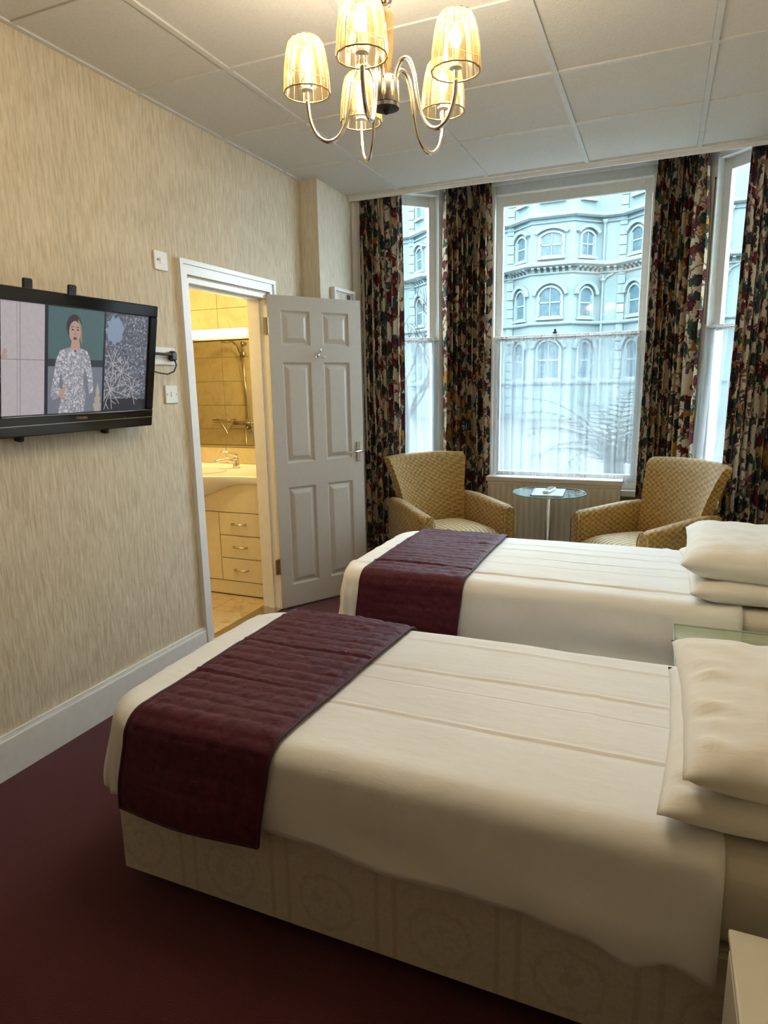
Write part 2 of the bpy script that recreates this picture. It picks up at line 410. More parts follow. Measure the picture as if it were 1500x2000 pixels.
M['gap'] = plain('shadow_gap', (.10, .08, .05), .8)
M['mirror'] = plain('mirror_silver', (.74, .76, .70), .012, 1.0, .01)
M['paper'] = m_stripe_paper('striped_wallpaper')
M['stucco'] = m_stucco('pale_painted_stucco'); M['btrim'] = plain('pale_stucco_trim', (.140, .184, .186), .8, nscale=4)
M['bpane'] = plain('far_window_pane', (.05, .085, .10), .25, nscale=3, noise_amt=.3); M['bsash'] = plain('far_sash_paint', (.165, .205, .21), .6)
M['street'] = plain('street_paving', (.05, .054, .056), .9, nscale=2)
M['bark'] = plain('grey_bark', (.035, .033, .03), .9); M['palm'] = plain('palm_leaf', (.018, .032, .016), .6)
M['shade'] = m_shade('glass_rod_shade')
M['ntop'] = plain('pale_laminate', (.80, .78, .68), .3, noise_amt=.02)
M['bulb'] = emis('bulb_glow', (1.0, .72, .34), 22)

# ================================================================== THE ROOM
ZC = 2.73; YE = 4.44; YR = -1.5; XR = 2.92
struct('floor', MB().box(0, XR, YR, 5.30, -.06, 0), M['carpet'])
# left wall with the bathroom doorway
D0, D1, DH = 2.765, 3.515, 1.985
struct('wall_left', MB().box(-.13, 0, YR, D0, 0, 3.06).box(-.13, 0, D1, 4.5, 0, 3.06).box(-.13, 0, D0, D1, DH, 3.06), M['wallpaper'])
struct('wall_pier', MB().box(0, .125, 3.96, 4.47, 0, ZC+.2), M['wallpaper2'])
struct('wall_right', MB().box(XR, XR+.12, YR, 4.56, 0, 3.06), M['wallpaper'])
struct('wall_rear', MB().box(-.13, XR+.12, YR-.12, YR, 0, 3.06), M['wallpaper'])
# suspended ceiling
ceil = thing('ceiling', None, None, (0, 0, ZC), kind='structure')
gx = [.005, .50, 1.115, 1.73, 2.34, XR]; gy = [YR]
y = 3.745
while y > YR: gy.append(y); y -= .6135
gy = sorted(gy)+[4.40]
slab = MB().box(0, XR, YR, YE, ZC+.014, ZC+.30).build('ceiling_slab', M['tile_c'], ceil)
for i in range(len(gx)-1):
    for j in range(len(gy)-1):
        a, b, c, d = gx[i]+.011, gx[i+1]-.011, gy[j]+.011, gy[j+1]-.011
        MB().cbox(a, b, c, d, ZC+.004, ZC+.013, .003).build('ceiling_tile', M['tile_c'], ceil)
for x in gx[1:-1]: MB().box(x-.012, x+.012, YR, YE-.02, ZC-.003, ZC+.010).build('grid_bar', M['bar'], ceil)
for y in gy[1:-1]: MB().box(0, XR, y-.012, y+.012, ZC-.002, ZC+.010).build('grid_bar', M['bar'], ceil)
MB().box(0, .022, YR, YE, ZC-.004, ZC+.012).build('wall_angle', M['bar'], ceil)
MB().box(0, XR, YE-.045, YE-.01, ZC-.006, ZC+.012).build('edge_trim', M['bar'], ceil)
MB().box(0, XR, YE-.012, YE, ZC-.028, ZC+.33).build('edge_fascia', M['gloss'], ceil)
struct('ceiling_bay', MB().box(-.1, XR+.1, YE, 5.45, 3.06, 3.16), M['gloss'])

# skirting
def skirt(mb, x0, x1, y0, y1):
    return mb.box(x0, x1, y0, y1, 0, .15).box(x0, lerp(x0, x1, .6), y0, y1, .15, .168)
struct('baseboard_left', skirt(MB(), 0, .022, YR, 2.706), M['gloss'])
struct('baseboard_far', skirt(MB(), 0, .020, 3.58, 3.96), M['gloss'])
struct('baseboard_pier', skirt(MB(), .125, .145, 3.96, 4.45), M['gloss'])
# door casing (moulded) and lining
def casing(mb, y0, y1, z0, z1, outer):
    mb.box(0, .016, y0, y1, z0, z1)
    return mb
mb = MB()
mb.box(0, .018, 2.729, 2.762, 0, 2.0).box(0, .026, 2.706, 2.729, 0, 2.07)
mb.box(0, .018, 3.518, 3.552, 0, 2.0).box(0, .026, 3.552, 3.575, 0, 2.07)
mb.box(0, .018, 2.729, 3.552, 2.0, 2.047).box(0, .026, 2.729, 3.552, 2.047, 2.07)
o = struct('trim_1', mb, M['gloss'])
mb = MB().box(-.135, .004, D0-.002, D0+.022, 0, DH).box(-.135, .004, D1-.022, D1+.002, 0, DH).box(-.135, .004, D0+.022, D1-.022, DH-.022, DH+.003)
mb.box(-.085, -.045, D0+.0225, D0+.034, 0, DH-.0225).box(-.085, -.045, D1-.034, D1-.0225, 0, DH-.0225).box(-.085, -.045, D0+.034, D1-.034, DH-.034, DH-.0225)
struct('trim_2', mb, M['gloss'])
struct('trim_3', MB().box(-.14, .012, D0+.02, D1-.02, 0, .012), M['dchrome'])

# ------------------------------------------------------------------ bay walls and windows
GL0 = -4.43      # left glass line X - Y ; right glass line X + Y = 7.51
zs, zh = .62, 2.92
s2 = sqrt(.5)
def frameM(p, ang):
    return Matrix.Translation(Vector(p)) @ Matrix.Rotation(ang, 4, 'Z')
# local window space: x along the wall, y outwards (0 = glass plane), z up
def make_window(name, p, ang, x0, x1, g0, g1, knobs=False, lift=False):
    """x0..x1 whole panel, g0..g1 clear glass"""
    root = thing(name, None, None, p, ang, kind='structure')
    def part(nm, mb, mat, par=root, bv=.004):
        o = mb.build(nm, mat, par, world=False)
        if bv: bevel(o, bv)
        return o
    zt, zm, zb = 2.735, 1.775, .745
    J = .085
    a0, a1 = g0-J, g1+J         # inner edge of the box frame
    mb = MB().box(a0-.06, a0+.035, -.065, .09, zs, zh).box(a1-.035, a1+.06, -.065, .09, zs, zh).box(a0+.035, a1-.035, -.063, .09, zt+.07, zh)
    mb.box(a0-.034, a1+.034, -.082, -.0655, zt+.135, zt+.165).box(a0-.0585, a0-.035, -.08, -.0655, zs+.02, zh-.001).box(a1+.035, a1+.0585, -.08, -.0655, zs+.02, zh-.001)
    part('frame', mb, M['frame'])
    part('sill', MB().box(a0-.06, a1+.06, -.105, .12, zs-.03, zs+.015), M['frame'])
    up_ = part('sash', MB().box(a0+.03, g0, -.005, .035, zm-.02, zt+.075).box(g1, a1-.03, -.005, .035, zm-.02, zt+.075).box(g0, g1, -.004, .034, zt, zt+.074).box(g0, g1, -.004, .034, zm-.019, zm+.012), M['frame'])
    part('pane', MB().box(g0-.006, g1+.006, .010, .014, zm, zt+.006), M['glass'], up_, 0)
    lo = part('sash', MB().box(a0+.03, g0, -.045, -.005, zs+.016, zm+.015).box(g1, a1-.03, -.045, -.005, zs+.016, zm+.015).box(g0, g1, -.044, -.006, zm-.025, zm+.014).box(g0, g1, -.044, -.006, zs+.016, zb), M['frame'])
    part('pane', MB().box(g0-.006, g1+.006, -.030, -.026, zb-.006, zm-.015), M['glass'], lo, 0)
    if lift:
        for x in (lerp(g0, g1, .22), lerp(g0, g1, .80)):
            part('sash_lift', MB().lathe([(.0, -.0), (.014, -.002), (.012, -.012), (.004, -.016), (.0, -.018)], (x, -.046, .70), 12, 'y'), M['wplastic'], lo, 0)
        part('sash_catch', MB().box(lerp(g0, g1, .40), lerp(g0, g1, .40)+.03, -.05, -.01, zm+.018, zm+.03).lathe([(.008, 0), (.010, .02), (.0, .028)], (lerp(g0, g1, .40)+.015, -.03, zm+.03), 10), M['mblack'], lo, 0)
    if knobs:
        part('sash_cord', MB().tube([(g0-.062, -.068, z) for z in (zm+.02, zt-.05)], .0025, 6).lathe([(.005, 0), (.006, .012), (.0, .016)], (g0-.062, -.068, zt-.05), 8), M['mblack'], root, 0)
    return root
make_window('window_2', (1.5425, 5.2, 0), 0, -.72, .72, -.495, .495, lift=True)
make_window('window_1', (.532, 4.961, 0), radians(45), -.55, .2, -.36, 0)
make_window('window_3', (2.553, 4.957, 0), radians(-45), -.2, .55, 0, .36, knobs=True)
# masonry between / under / over the windows
def seg(mb, M_, x0, x1, y0, y1, z0, z1): return mb.box(x0, x1, y0, y1, z0, z1, M_)
MC, ML, MR = frameM((1.5425, 5.2, 0), 0), frameM((.532, 4.961, 0), radians(45)), frameM((2.553, 4.957, 0), radians(-45))
mb = MB()
seg(mb, MC, -.80, -.63, -.062, .16, 0, 3.06); seg(mb, MC, .63, .80, -.062, .16, 0, 3.06)
seg(mb, ML, .135, .40, -.062, .14, 0, 3.06); seg(mb, MR, -.40, -.135, -.062, .14, 0, 3.06)
seg(mb, ML, -.95, -.495, -.062, .14, 0, 3.06); seg(mb, MR, .495, .95, -.062, .14, 0, 3.06)
struct('wall_bay_posts', mb, M['gloss'])
mb = MB()
seg(mb, MC, -.64, .64, -.04, .16, 0, zs-.03); seg(mb, ML, -.65, .14, -.04, .14, 0, zs-.03); seg(mb, MR, -.14, .65, -.04, .14, 0, zs-.03)
struct('wall_bay_apron', mb, M['paper'])
mb = MB()
seg(mb, MC, -.64, .64, -.062, .16, zh, 3.06); seg(mb, ML, -.65, .14, -.062, .14, zh, 3.06); seg(mb, MR, -.14, .65, -.062, .14, zh, 3.06)
seg(mb, MC, -.72, .72, -.10, -.062, zh+.03, zh+.075); seg(mb, ML, -.65, .30, -.10, -.062, zh+.03, zh+.075); seg(mb, MR, -.30, .65, -.10, -.062, zh+.03, zh+.075)
struct('trim_4', mb, M['gloss'])
# boxed-in panel under the middle window
pn = thing('radiator_cover', 'boxed panel in beige striped wallpaper under the middle window', 'panel', (1.49, 5.02, 0))
MB().box(1.005, 1.985, 4.985, 5.085, 0, .685).build('body', M['paper'], pn)
o = MB().box(.99, 2.0, 4.97, 5.09, .685, .722).box(1.0, 1.99, 4.98, 5.085, .66, .686).build('top_board', plain('beige_paint', (.52, .46, .38), .5), pn); bevel(o, .005)

# ================================================================== BATHROOM
BX0, BX1, BY0, BY1, BZ = -2.75, -.13, 2.20, 4.06, 2.42
fb = thing('floor_bathroom', None, None, ((BX0+BX1)/2, 3.1, 0), kind='structure')
MB().box(BX0, BX1, BY0, BY1, -.06, -.004).build('screed', M['grout'], fb)
ts = .305; x = BX1
while x > BX0:
    y = BY0
    while y < BY1:
        MB().cbox(max(x-ts, BX0)+.002, x-.002, y+.002, min(y+ts, BY1)-.002, -.005, .003, .002).build('floor_tile', M['bfloor'], fb)
        y += ts
    x -= ts
wb = thing('wall_bathroom_back', None, None, (-1.4, BY1, 0), kind='structure')
MB().box(BX0, BX1, BY1+.006, BY1+.12, 0, BZ).build('backing', M['grout'], wb)
def tile_wall(root, axis, face, u0, u1, z0, z1, tw, th, sgn):
    u = u0; k = 0
    while u < u1-.01:
        z = z0
        while z < z1-.01:
            a, b, c, d = u+.002, min(u+tw, u1)-.002, z+.002, min(z+th, z1)-.002
            if axis == 'y':
                y0, y1 = sorted((face, face+sgn*.010)); MB().box(a, b, y0, y1, c, d).build('wall_tile', M['btile'], root)
            else:
                x0, x1 = sorted((face, face+sgn*.010)); MB().box(x0, x1, a, b, c, d).build('wall_tile', M['btile'], root)
            z += th
        u += tw
tile_wall(wb, 'y', BY1-.004, -2.73, -.133, 0, BZ, .652, .25, 1)
ws = thing('wall_bathroom_shower', None, None, (-1.4, BY0, 0), kind='structure')
MB().box(BX0, BX1, BY0-.12, BY0-.006, 0, BZ).build('backing', M['grout'], ws)
tile_wall(ws, 'y', BY0-.006, BX0, BX1, 0, BZ, .655, .25, 1)
we = thing('wall_bathroom_end', None, None, (BX0, 3.1, 0), kind='structure')
MB().box(BX0-.12, BX0-.006, BY0, BY1, 0, BZ).build('backing', M['grout'], we)
tile_wall(we, 'x', BX0-.006, BY0, BY1, 0, BZ, .465, .25, 1)
struct('ceiling_bathroom', MB().box(BX0-.1, BX1, BY0-.1, BY1+.1, BZ, BZ+.08), M['gloss'])
struct('wall_bathroom_door_side', MB().box(-.14, -.131, BY0, D0-.002, 0, BZ).box(-.14, -.131, D1+.002, BY1, 0, BZ).box(-.14, -.131, D0, D1, DH+.005, BZ), M['btile'])
# added ceiling lamp, out of view, that brightens the bathroom
cl = thing('bathroom_added_light', 'unseen round opal light added on the bathroom ceiling', 'light', (-1.0, 3.05, BZ))
MB().lathe([(.13, 0), (.14, -.02), (.11, -.06), (.05, -.08), (0, -.083)], (-1.0, 3.05, BZ-.001), 24).build('opal_bowl', emis('opal_glow', (1.0, .80, .42), 6), cl, True)
l = bpy.data.lights.new('bath_added_lamp', 'POINT'); l.energy = 26; l.color = (1, .74, .30); l.shadow_soft_size = .10
lo = bpy.data.objects.new('bath_added_lamp', l); COL.objects.link(lo); lo.location = (0, 0, -.20); lo.parent = cl

# vanity unit
va = thing('vanity_unit', 'cream bathroom vanity unit with drawers, bow handles and inset basin', 'vanity', (-.75, 3.84, 0))
VY = 3.625
MB().box(-1.28, -.16, VY+.02, BY1-.006, .0, .11).box(-1.28, -.16, VY+.018, BY1-.006, .11, .80).build('carcass', M['vanity'], va)
o = MB().box(-1.28, -.16, VY+.006, VY+.019, .012, .108).build('plinth', M['vanity'], va); bevel(o, .003)
MB().box(-1.28, -.16, VY+.010, VY+.019, 0.0, .012).build('floor_gap', M['gap'], va)
o = MB().box(-1.28, -.16, VY, VY+.018, .602, .80).build('fascia', M['vanity'], va); bevel(o, .003)
def bow(par, x, z, L=.10):
    pts = [(x-L/2, VY, z), (x-L/2, VY-.022, z+.002), (x-L/2+.015, VY-.03, z+.002), (x+L/2-.015, VY-.03, z+.002), (x+L/2, VY-.022, z+.002), (x+L/2, VY, z)]
    MB().tube(pts, .006, 8).build('handle', M['dchrome'], par, True)
o = MB().box(-.955, -.555, VY, VY+.018, .114, .597).build('cabinet_door', M['vanity'], va); bevel(o, .003)
o = MB().box(-1.28, -.96, VY, VY+.018, .114, .597).build('cabinet_door', M['vanity'], va); bevel(o, .003)
for (z0, z1) in ((.440, .597), (.278, .435), (.114, .273)):
    d = MB().box(-.550, -.16, VY, VY+.018, z0, z1).build('drawer', M['vanity'], va); bevel(d, .003)
    bow(d, -.385, lerp(z0, z1, .52))
# basin with bowed front
bs = thing('wash_basin', 'white ceramic semi-recessed basin with bowed front on the cream vanity', 'basin', (-.75, 3.84, .80))
xs = [-1.28+1.12*i/28 for i in range(29)]
def bow_y(x):
    t = (x+.82)/.36
    return VY-.012-.115*math.exp(-(t*t)*1.1)
def bow_z(x):
    t = (x+.82)/.30
    return .80-.125*math.exp(-(t*t)**1.3)
rows = []
for x in xs:
    yf, zb_ = bow_y(x), bow_z(x)
    rows.append([(x, BY1-.008, .80), (x, BY1-.008, .878), (x, BY1-.045, .880), (x, BY1-.060, .866), (x, yf+.02, .862), (x, yf+.004, .858), (x, yf, .85), (x, yf+.004, .835), (x, lerp(yf, VY, .12), lerp(.85, zb_, .45)), (x, lerp(yf, VY, .5), lerp(.85, zb_, .82)), (x, VY+.002, zb_)])
MB().loft(rows, closed=True).build('basin_body', M['ceramic'], bs, smooth=50)
bowl = []
for (r, z) in ((.205, .8635), (.19, .853), (.15, .80), (.08, .765), (.02, .76)):
    bowl.append([(-.80+1.15*r*cos(2*pi*k/28), 3.72+.78*r*sin(2*pi*k/28), z if i_ else z) for i_, k in enumerate(range(28))])
MB().loft(bowl, cap0=False).build('bowl_rim', M['ceramic'], bs, True)
MB().tube([(-.80+.236*cos(2*pi*k/32), 3.72+.16*sin(2*pi*k/32), .865) for k in range(32)], .006, 6, loop=True).build('rim', M['ceramic'], bs, True)
tp = thing('mixer_tap', 'chrome basin mixer tap with lever on the white basin', 'tap', (-.60, 3.93, .866))
MB().lathe([(.026, 0), (.024, .02), (.022, .05), (.024, .065), (.012, .075), (0, .078)], (-.60, 3.93, .866), 16).build('body', M['chrome'], tp, True)
MB().tube([(-.60, 3.925, .905), (-.64, 3.88, .93), (-.68, 3.83, .925), (-.695, 3.81, .912)], [.018, .015, .013, .014], 10).build('spout', M['chrome'], tp, True)
MB().tube([(-.60, 3.93, .938), (-.585, 3.92, .955), (-.64, 3.87, .985), (-.67, 3.845, .985)], [.016, .014, .008, .006], 8).build('lever', M['chrome'], tp, True)
# mirror
mr = thing('bathroom_mirror', 'large frameless mirror above the cream basin', 'mirror', (-.75, 4.04, 1.02))
MB().box(-1.50, -.20, 4.036, 4.042, 1.022, 1.772).build('mirror_glass', M['mirror'], mr)
MB().box(-1.50, -.20, 4.0425, 4.055, 1.016, 1.774).build('backing', M['gap'], mr)
# shaver strip light
sl = thing('shaver_light', 'lit strip shaver light over the bathroom mirror', 'light', (-.72, 4.03, 1.78))
MB().cbox(-1.06, -.335, 3.985, 4.055, 1.786, 1.852, .01).build('body', M['wplastic'], sl)
MB().cbox(-.955, -.475, 3.962, 3.99, 1.790, 1.850, .012).build('diffuser', emis('strip_glow', (1.0, .86, .42), 3.2), sl)
MB().box(-1.07, -.22, 3.975, 4.05, 1.776, 1.786).build('shelf', M['dchrome'], sl)
MB().tube([(-.45, 3.975, 1.785), (-.45, 3.975, 1.60)], .0022, 6).build('pull_cord', M['wplastic'], sl)
MB().lathe([(.004, 0), (.011, -.01), (.011, -.03), (.0, -.034)], (-.45, 3.975, 1.602), 10).build('cord_bob', M['wplastic'], sl, True)
l = bpy.data.lights.new('strip_lamp', 'AREA'); l.shape = 'RECTANGLE'; l.size = .46; l.size_y = .05; l.energy = 10; l.color = (1, .76, .30)
lo = bpy.data.objects.new('strip_lamp', l); COL.objects.link(lo); lo.parent = sl; lo.location = (0, -.075, .04); lo.rotation_euler = (radians(65), 0, 0)
# shower (seen in the mirror)
sh = thing('shower_set', 'chrome shower riser rail with handset seen in the bathroom mirror', 'shower', (-1.79, BY0+.005, .95))
MB().tube([(-1.79, BY0+.05, z) for z in (1.0, 1.9)], .011, 10).build('riser_rail', M['dchrome'], sh, True)
for z in (1.02, 1.88): MB().lathe([(.018, 0), (.016, .05), (.019, .062), (0, .064)], (-1.79, BY0+.004, z), 12, 'y').build('rail_bracket', M['dchrome'], sh, True)
MB().cbox(-1.82, -1.76, BY0+.03, BY0+.085, 1.755, 1.80, .01).build('slider', M['dchrome'], sh)
MB().tube([(-1.79, BY0+.09, 1.76), (-1.81, BY0+.12, 1.86), (-1.84, BY0+.16, 1.905), (-1.87, BY0+.20, 1.905)], [.012, .013, .018, .02], 10).lathe([(.03, 0), (.045, -.012), (.045, -.022), (0, -.024)], (-1.88, BY0+.21, 1.905), 18).build('handset', M['dchrome'], sh, True)
MB().tube([(-1.95, BY0+.06, 1.065), (-1.70, BY0+.06, 1.065)], .020, 12).build('mixer_bar', M['dchrome'], sh, True)
MB().tube([(-1.80, BY0+.07, 1.05), (-1.80, BY0+.07, .60), (-1.76, BY0+.08, .35), (-1.70, BY0+.09, .32), (-1.66, BY0+.08, .5), (-1.73, BY0+.10, 1.3), (-1.80, BY0+.09, 1.76)], .007, 8).build('hose', M['dchrome'], sh, True)
wk = thing('shower_basket', 'wire corner basket beside the shower mixer seen in the mirror', 'basket', (-2.06, BY0+.005, 1.0))
MB().tube([(-2.18, BY0+.01, 1.10), (-2.18, BY0+.12, 1.10), (-1.96, BY0+.12, 1.10), (-1.96, BY0+.01, 1.10)], .006, 6).build('rim', M['dchrome'], wk, True)
for i in range(9):
    x = -2.17+.2*i/8
    MB().tube([(x, BY0+.12, 1.10), (x, BY0+.12, 1.075), (x, BY0+.01, 1.075)], .0025, 5).build('wire', M['dchrome'], wk)
MB().tube([(-2.16, BY0+.012, 1.09), (-2.07, BY0+.012, .95), (-1.98, BY0+.012, 1.09)], .004, 6).build('hanger', M['dchrome'], wk)

# ================================================================== DOOR (open leaf)
dd = Vector((.35, .60, 0)).normalized()
dr = thing('door_1', None, None, (.03, 3.5, 0), atan2(dd.y, dd.x), kind='structure')
T0, T1 = -.023, .654
# local: x along leaf, y: +y is away from camera, face at y=0
mb = MB().box(T0, T1, .013, .036, .012, 1.985)
cols = ((.060, .268), (.360, .552)); cols = ((.062, .266), (.358, .558)); rws = ((1.690, 1.898), (.962, 1.588), (.160, .806))
def lb(mb, x0, x1, z0, z1): return mb.box(x0, x1, 0, .0135, z0, z1)
lb(mb, T0, cols[0][0], .012, 1.985); lb(mb, cols[0][1], cols[1][0], .012, 1.985); lb(mb, cols[1][1], T1, .012, 1.985)
for (c0, c1) in cols:
    lb(mb, c0, c1, 1.898, 1.985); lb(mb, c0, c1, 1.588, 1.690); lb(mb, c0, c1, .806, .962); lb(mb, c0, c1, .012, .160)
mb.box(T0, T1, .034, .040, .012, 1.985)
mb.build('leaf', M['door'], dr, world=False)
for (c0, c1) in cols:
    for (z0, z1) in rws:
        def ring(i, y): return [(c0+i, y, z0+i), (c1-i, y, z0+i), (c1-i, y, z1-i), (c0+i, y, z1-i)]
        MB().loft([ring(0, .0002), ring(.009, .011), ring(.017, .0125), ring(.042, .002), ring(.045, .0012)], cap0=False).build('door_panel', M['door'], dr, world=False)
hd = MB().cbox(.592, .624, -.008, 0, .93, 1.065, .004).build('handle_plate', M['dchrome'], dr, world=False)
o = MB().tube([(.608, -.006, 1.005), (.608, -.045, 1.005), (.595, -.052, 1.005), (.52, -.050, 1.0), (.50, -.046, 1.004)], [.010, .009, .008, .007, .006], 10).build('lever', M['chrome'], hd, smooth=True, world=False)
hk = MB().lathe([(.012, 0), (.012, -.004), (.0, -.005)], (.318, 0, 1.635), 14, 'y').tube([(.318, -.003, 1.64), (.318, -.03, 1.655), (.318, -.035, 1.675)], .005, 8).tube([(.318, -.003, 1.63), (.290, -.022, 1.615), (.282, -.028, 1.628)], .0045, 8).tube([(.318, -.003, 1.63), (.346, -.022, 1.615), (.354, -.028, 1.628)], .0045, 8).build('coat_hook', M['chrome'], dr, smooth=True, world=False)
for z in (1.80, .30):
    MB().lathe([(.008, -.05), (.008, .05)], (-.033, -.004, z), 10).box(-.033, -.0235, -.006, .02, z-.05, z+.05).box(-.060, -.033, -.008, -.005, z-.05, z+.05).build('hinge', M['brass'], dr, world=False)
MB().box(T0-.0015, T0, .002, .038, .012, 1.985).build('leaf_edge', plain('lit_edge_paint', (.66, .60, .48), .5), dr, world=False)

# ================================================================== CHANDELIER
CX, CY = 1.505, 1.772
ch = thing('chandelier', 'chrome five-arm chandelier with glass-rod shades, lit, hanging from the ceiling', 'chandelier', (CX, CY, 2.10))
HZ = 2.165
MB().lathe([(0, .0), (.010, .001), (.012, .010), (.034, .014), (.036, .018), (.036, .07), (.030, .078), (.012, .085), (0, .086)], (CX, CY, HZ), 28).build('hub', M['chrome'], ch, smooth=40)
MB().lathe([(0, -.012), (.008, -.008), (.009, 0), (.035, .003), (.035, .012), (0, .0125)], (CX, CY, HZ), 24).build('hub_plate', M['mblack'], ch, smooth=40)
MB().lathe([(.012, .08), (.022, .14), (.026, .22), (.020, .235), (.010, .24)], (CX, CY, HZ), 10).build('glass_stem', M['shade'], ch)
MB().tube([(CX, CY, HZ+.06), (CX, CY, ZC-.03)], .006, 10).build('rod', M['chrome'], ch, True)
MB().lathe([(0, -.022), (.015, -.016), (.022, 0), (.015, .016), (0, .022)], (CX, CY, HZ+.262), 18).build('ball', M['chrome'], ch, True)
MB().lathe([(.055, 0), (.055, -.012), (.03, -.03), (.008, -.04), (0, -.041)], (CX, CY, ZC-.003), 24).build('ceiling_rose', M['chrome'], ch, smooth=40)
for k in range(5):
    a = radians(277+72*k); R_ = .208
    def P(r, z): return (CX+r*cos(a), CY+r*sin(a), z)
    ctrl = [(.030, HZ+.055), (.034, HZ+.085), (.050, HZ+.108), (.072, HZ+.104), (.088, HZ+.07), (.097, HZ+.02), (.108, HZ-.030), (.130, HZ-.066), (.160, HZ-.076), (.188, HZ-.058), (.204, HZ-.020), (R_, HZ+.020), (R_, HZ+.048)]
    pts = []
    for i in range(len(ctrl)-1):
        p0, p1, p2, p3 = ctrl[max(i-1, 0)], ctrl[i], ctrl[i+1], ctrl[min(i+2, len(ctrl)-1)]
        for j in range(4):
            t = j/4
            q = [.5*(2*p1[c]+(p2[c]-p0[c])*t+(2*p0[c]-5*p1[c]+4*p2[c]-p3[c])*t*t+(-p0[c]+3*p1[c]-3*p2[c]+p3[c])*t**3) for c in (0, 1)]
            pts.append(P(*q))
    pts.append(P(*ctrl[-1]))
    MB().tube(pts, .0058, 10).build('arm', M['chrome'], ch, True)
    bx, by, bz = P(R_, HZ+.045)
    MB().lathe([(.006, 0), (.016, .003), (.016, .008), (.008, .010), (.008, .045), (0, .046)], (bx, by, bz), 14).build('candle_holder', M['wplastic'], ch, smooth=40)
    MB().lathe([(.006, .046), (.013, .058), (.016, .072), (.012, .088), (.004, .102), (0, .105)], (bx, by, bz), 12).build('bulb', M['bulb'], ch, True)
    # shade: cup of flat glass rods with wire rings
    N = 14; prof = [(.060, -.004), (.057, .045), (.050, .090), (.043, .112), (.036, .122)]
    mb = MB()
    for i in range(N):
        a0, a1 = 2*pi*(i+.06)/N, 2*pi*(i+.94)/N; am = (a0+a1)/2
        rows = []
        for (r, z) in prof:
            rows.append([(bx+r*cos(a0), by+r*sin(a0), bz+z), (bx+(r+.003)*cos(am), by+(r+.003)*sin(am), bz+z), (bx+r*cos(a1), by+r*sin(a1), bz+z)])
        mb.grid(rows)
    sd = mb.build('shade', M['shade'], ch)
    mb = MB()
    for i in range(N):
        a2 = 2*pi*i/N
        mb.tube([(bx+(r+.001)*cos(a2), by+(r+.001)*sin(a2), bz+z) for (r, z) in prof], .0009, 4)
    mb.build('shade_wires', M['brass'], sd)
    for (r, z, th) in ((.0605, -.004, .0022), (.037, .122, .002)):
        MB().tube([(bx+r*cos(2*pi*i/N), by+r*sin(2*pi*i/N), bz+z) for i in range(N)], th, 6, loop=True).build('shade_ring', M['brass'], sd)
    mb = MB()
    for i in range(3):
        a2 = 2*pi*i/3+.4
        mb.tube([(bx+.009*cos(a2), by+.009*sin(a2), bz+.044), (bx+.059*cos(a2), by+.059*sin(a2), bz+.030)], .0014, 5)
    mb.build('shade_spider', M['brass'], sd)
    l = bpy.data.lights.new('bulb_lamp', 'POINT'); l.energy = CHAND_W; l.color = WARM; l.shadow_soft_size = .016
    lo = bpy.data.objects.new('bulb_lamp', l); COL.objects.link(lo); lo.parent = ch; lo.location = (bx-CX, by-CY, bz+.112-2.10)

# ================================================================== TELEVISION
tilt = math.asin(.09/.515)
tv = bpy.data.objects.new('television', None); COL.objects.link(tv)
tv.location = (.08, 1.953, 1.283); tv.rotation_euler = (0, tilt, 0)
tag(tv, 'black flat-screen television tilted on the left wall showing a presenter', 'television')
W2, HH = .395, .523
# local: x out of the wall (screen faces +x), y along the wall, z up
o = MB().box(-.055, -.004, -W2, W2, .0, HH).build('case', M['black'], tv, world=False); bevel(o, .008)
sc0, sc1, sz0, sz1 = -.352, .356, .076, .475
mb = MB().box(-.01, .012, -W2, W2, sz1, HH).box(-.01, .012, -W2, W2, 0.0, sz0).box(-.01, .012, -W2, sc0, sz0, sz1).box(-.01, .012, sc1, W2, sz0, sz1)
o = mb.build('bezel', M['black'], tv, world=False); bevel(o, .004)
MB().box(.012, .0128, -W2+.01, W2-.004, .040, .0425).build('silver_line', M['dchrome'], tv, world=False)
MB().box(.012, .0126, sc0, sc1, sz0-.002, sz0).build('screen_lip', M['dchrome'], tv, world=False)
cu = bpy.data.curves.new('logo', 'FONT'); cu.body = 'TOSHIBA'; cu.size = .014; cu.extrude = .0003; cu.align_x = 'CENTER'
to = bpy.data.objects.new('logo_tmp', cu); COL.objects.link(to)
bpy.context.view_layer.update(); me = bpy.data.meshes.new_from_object(to); bpy.data.objects.remove(to)
me.materials.clear(); me.materials.append(M['chrome'])
lg = bpy.data.objects.new('logo', me); COL.objects.link(lg); lg.parent = tv; lg.location = (.0124, -.005, .053); lg.rotation_euler = (radians(90), 0, radians(90))
S_ = .6
def em(n, c, s=S_): return emis(n, c, s)
scr = MB().box(-.004, .001, sc0, sc1, sz0, sz1).build('screen', em('screen_dark', (.02, .02, .03)), tv, world=False)
yo = 1.953
def layer(name, poly, mat, d):
    """flat shape of the picture, (y,z) in room metres on the screen"""
    MB().prism([(a-yo, (b-1.283)/cos(tilt)) for a, b in poly], lambda u, v, e: (e, u, v), .001+d*.0002, .0011+d*.0002).build(name, mat, scr, world=False)
z0, z1 = 1.360, 1.750
layer('studio_wall', [(1.60, z0), (1.782, z0), (1.782, z1), (1.60, z1)], em('scr_lilac', (.46, .42, .45)), 0)
layer('wall_joint', [(1.60, 1.555), (1.782, 1.555), (1.782, 1.558), (1.60, 1.558)], em('scr_joint', (.25, .23, .25)), 1)
layer('wall_joint', [(1.680, z0), (1.683, z0), (1.683, z1), (1.680, z1)], em('scr_joint2', (.25, .23, .25)), 1)
layer('wall_joint', [(1.668, z0), (1.670, z0), (1.670, z1), (1.668, z1)], em('scr_joint3', (.30, .28, .30)), 1)
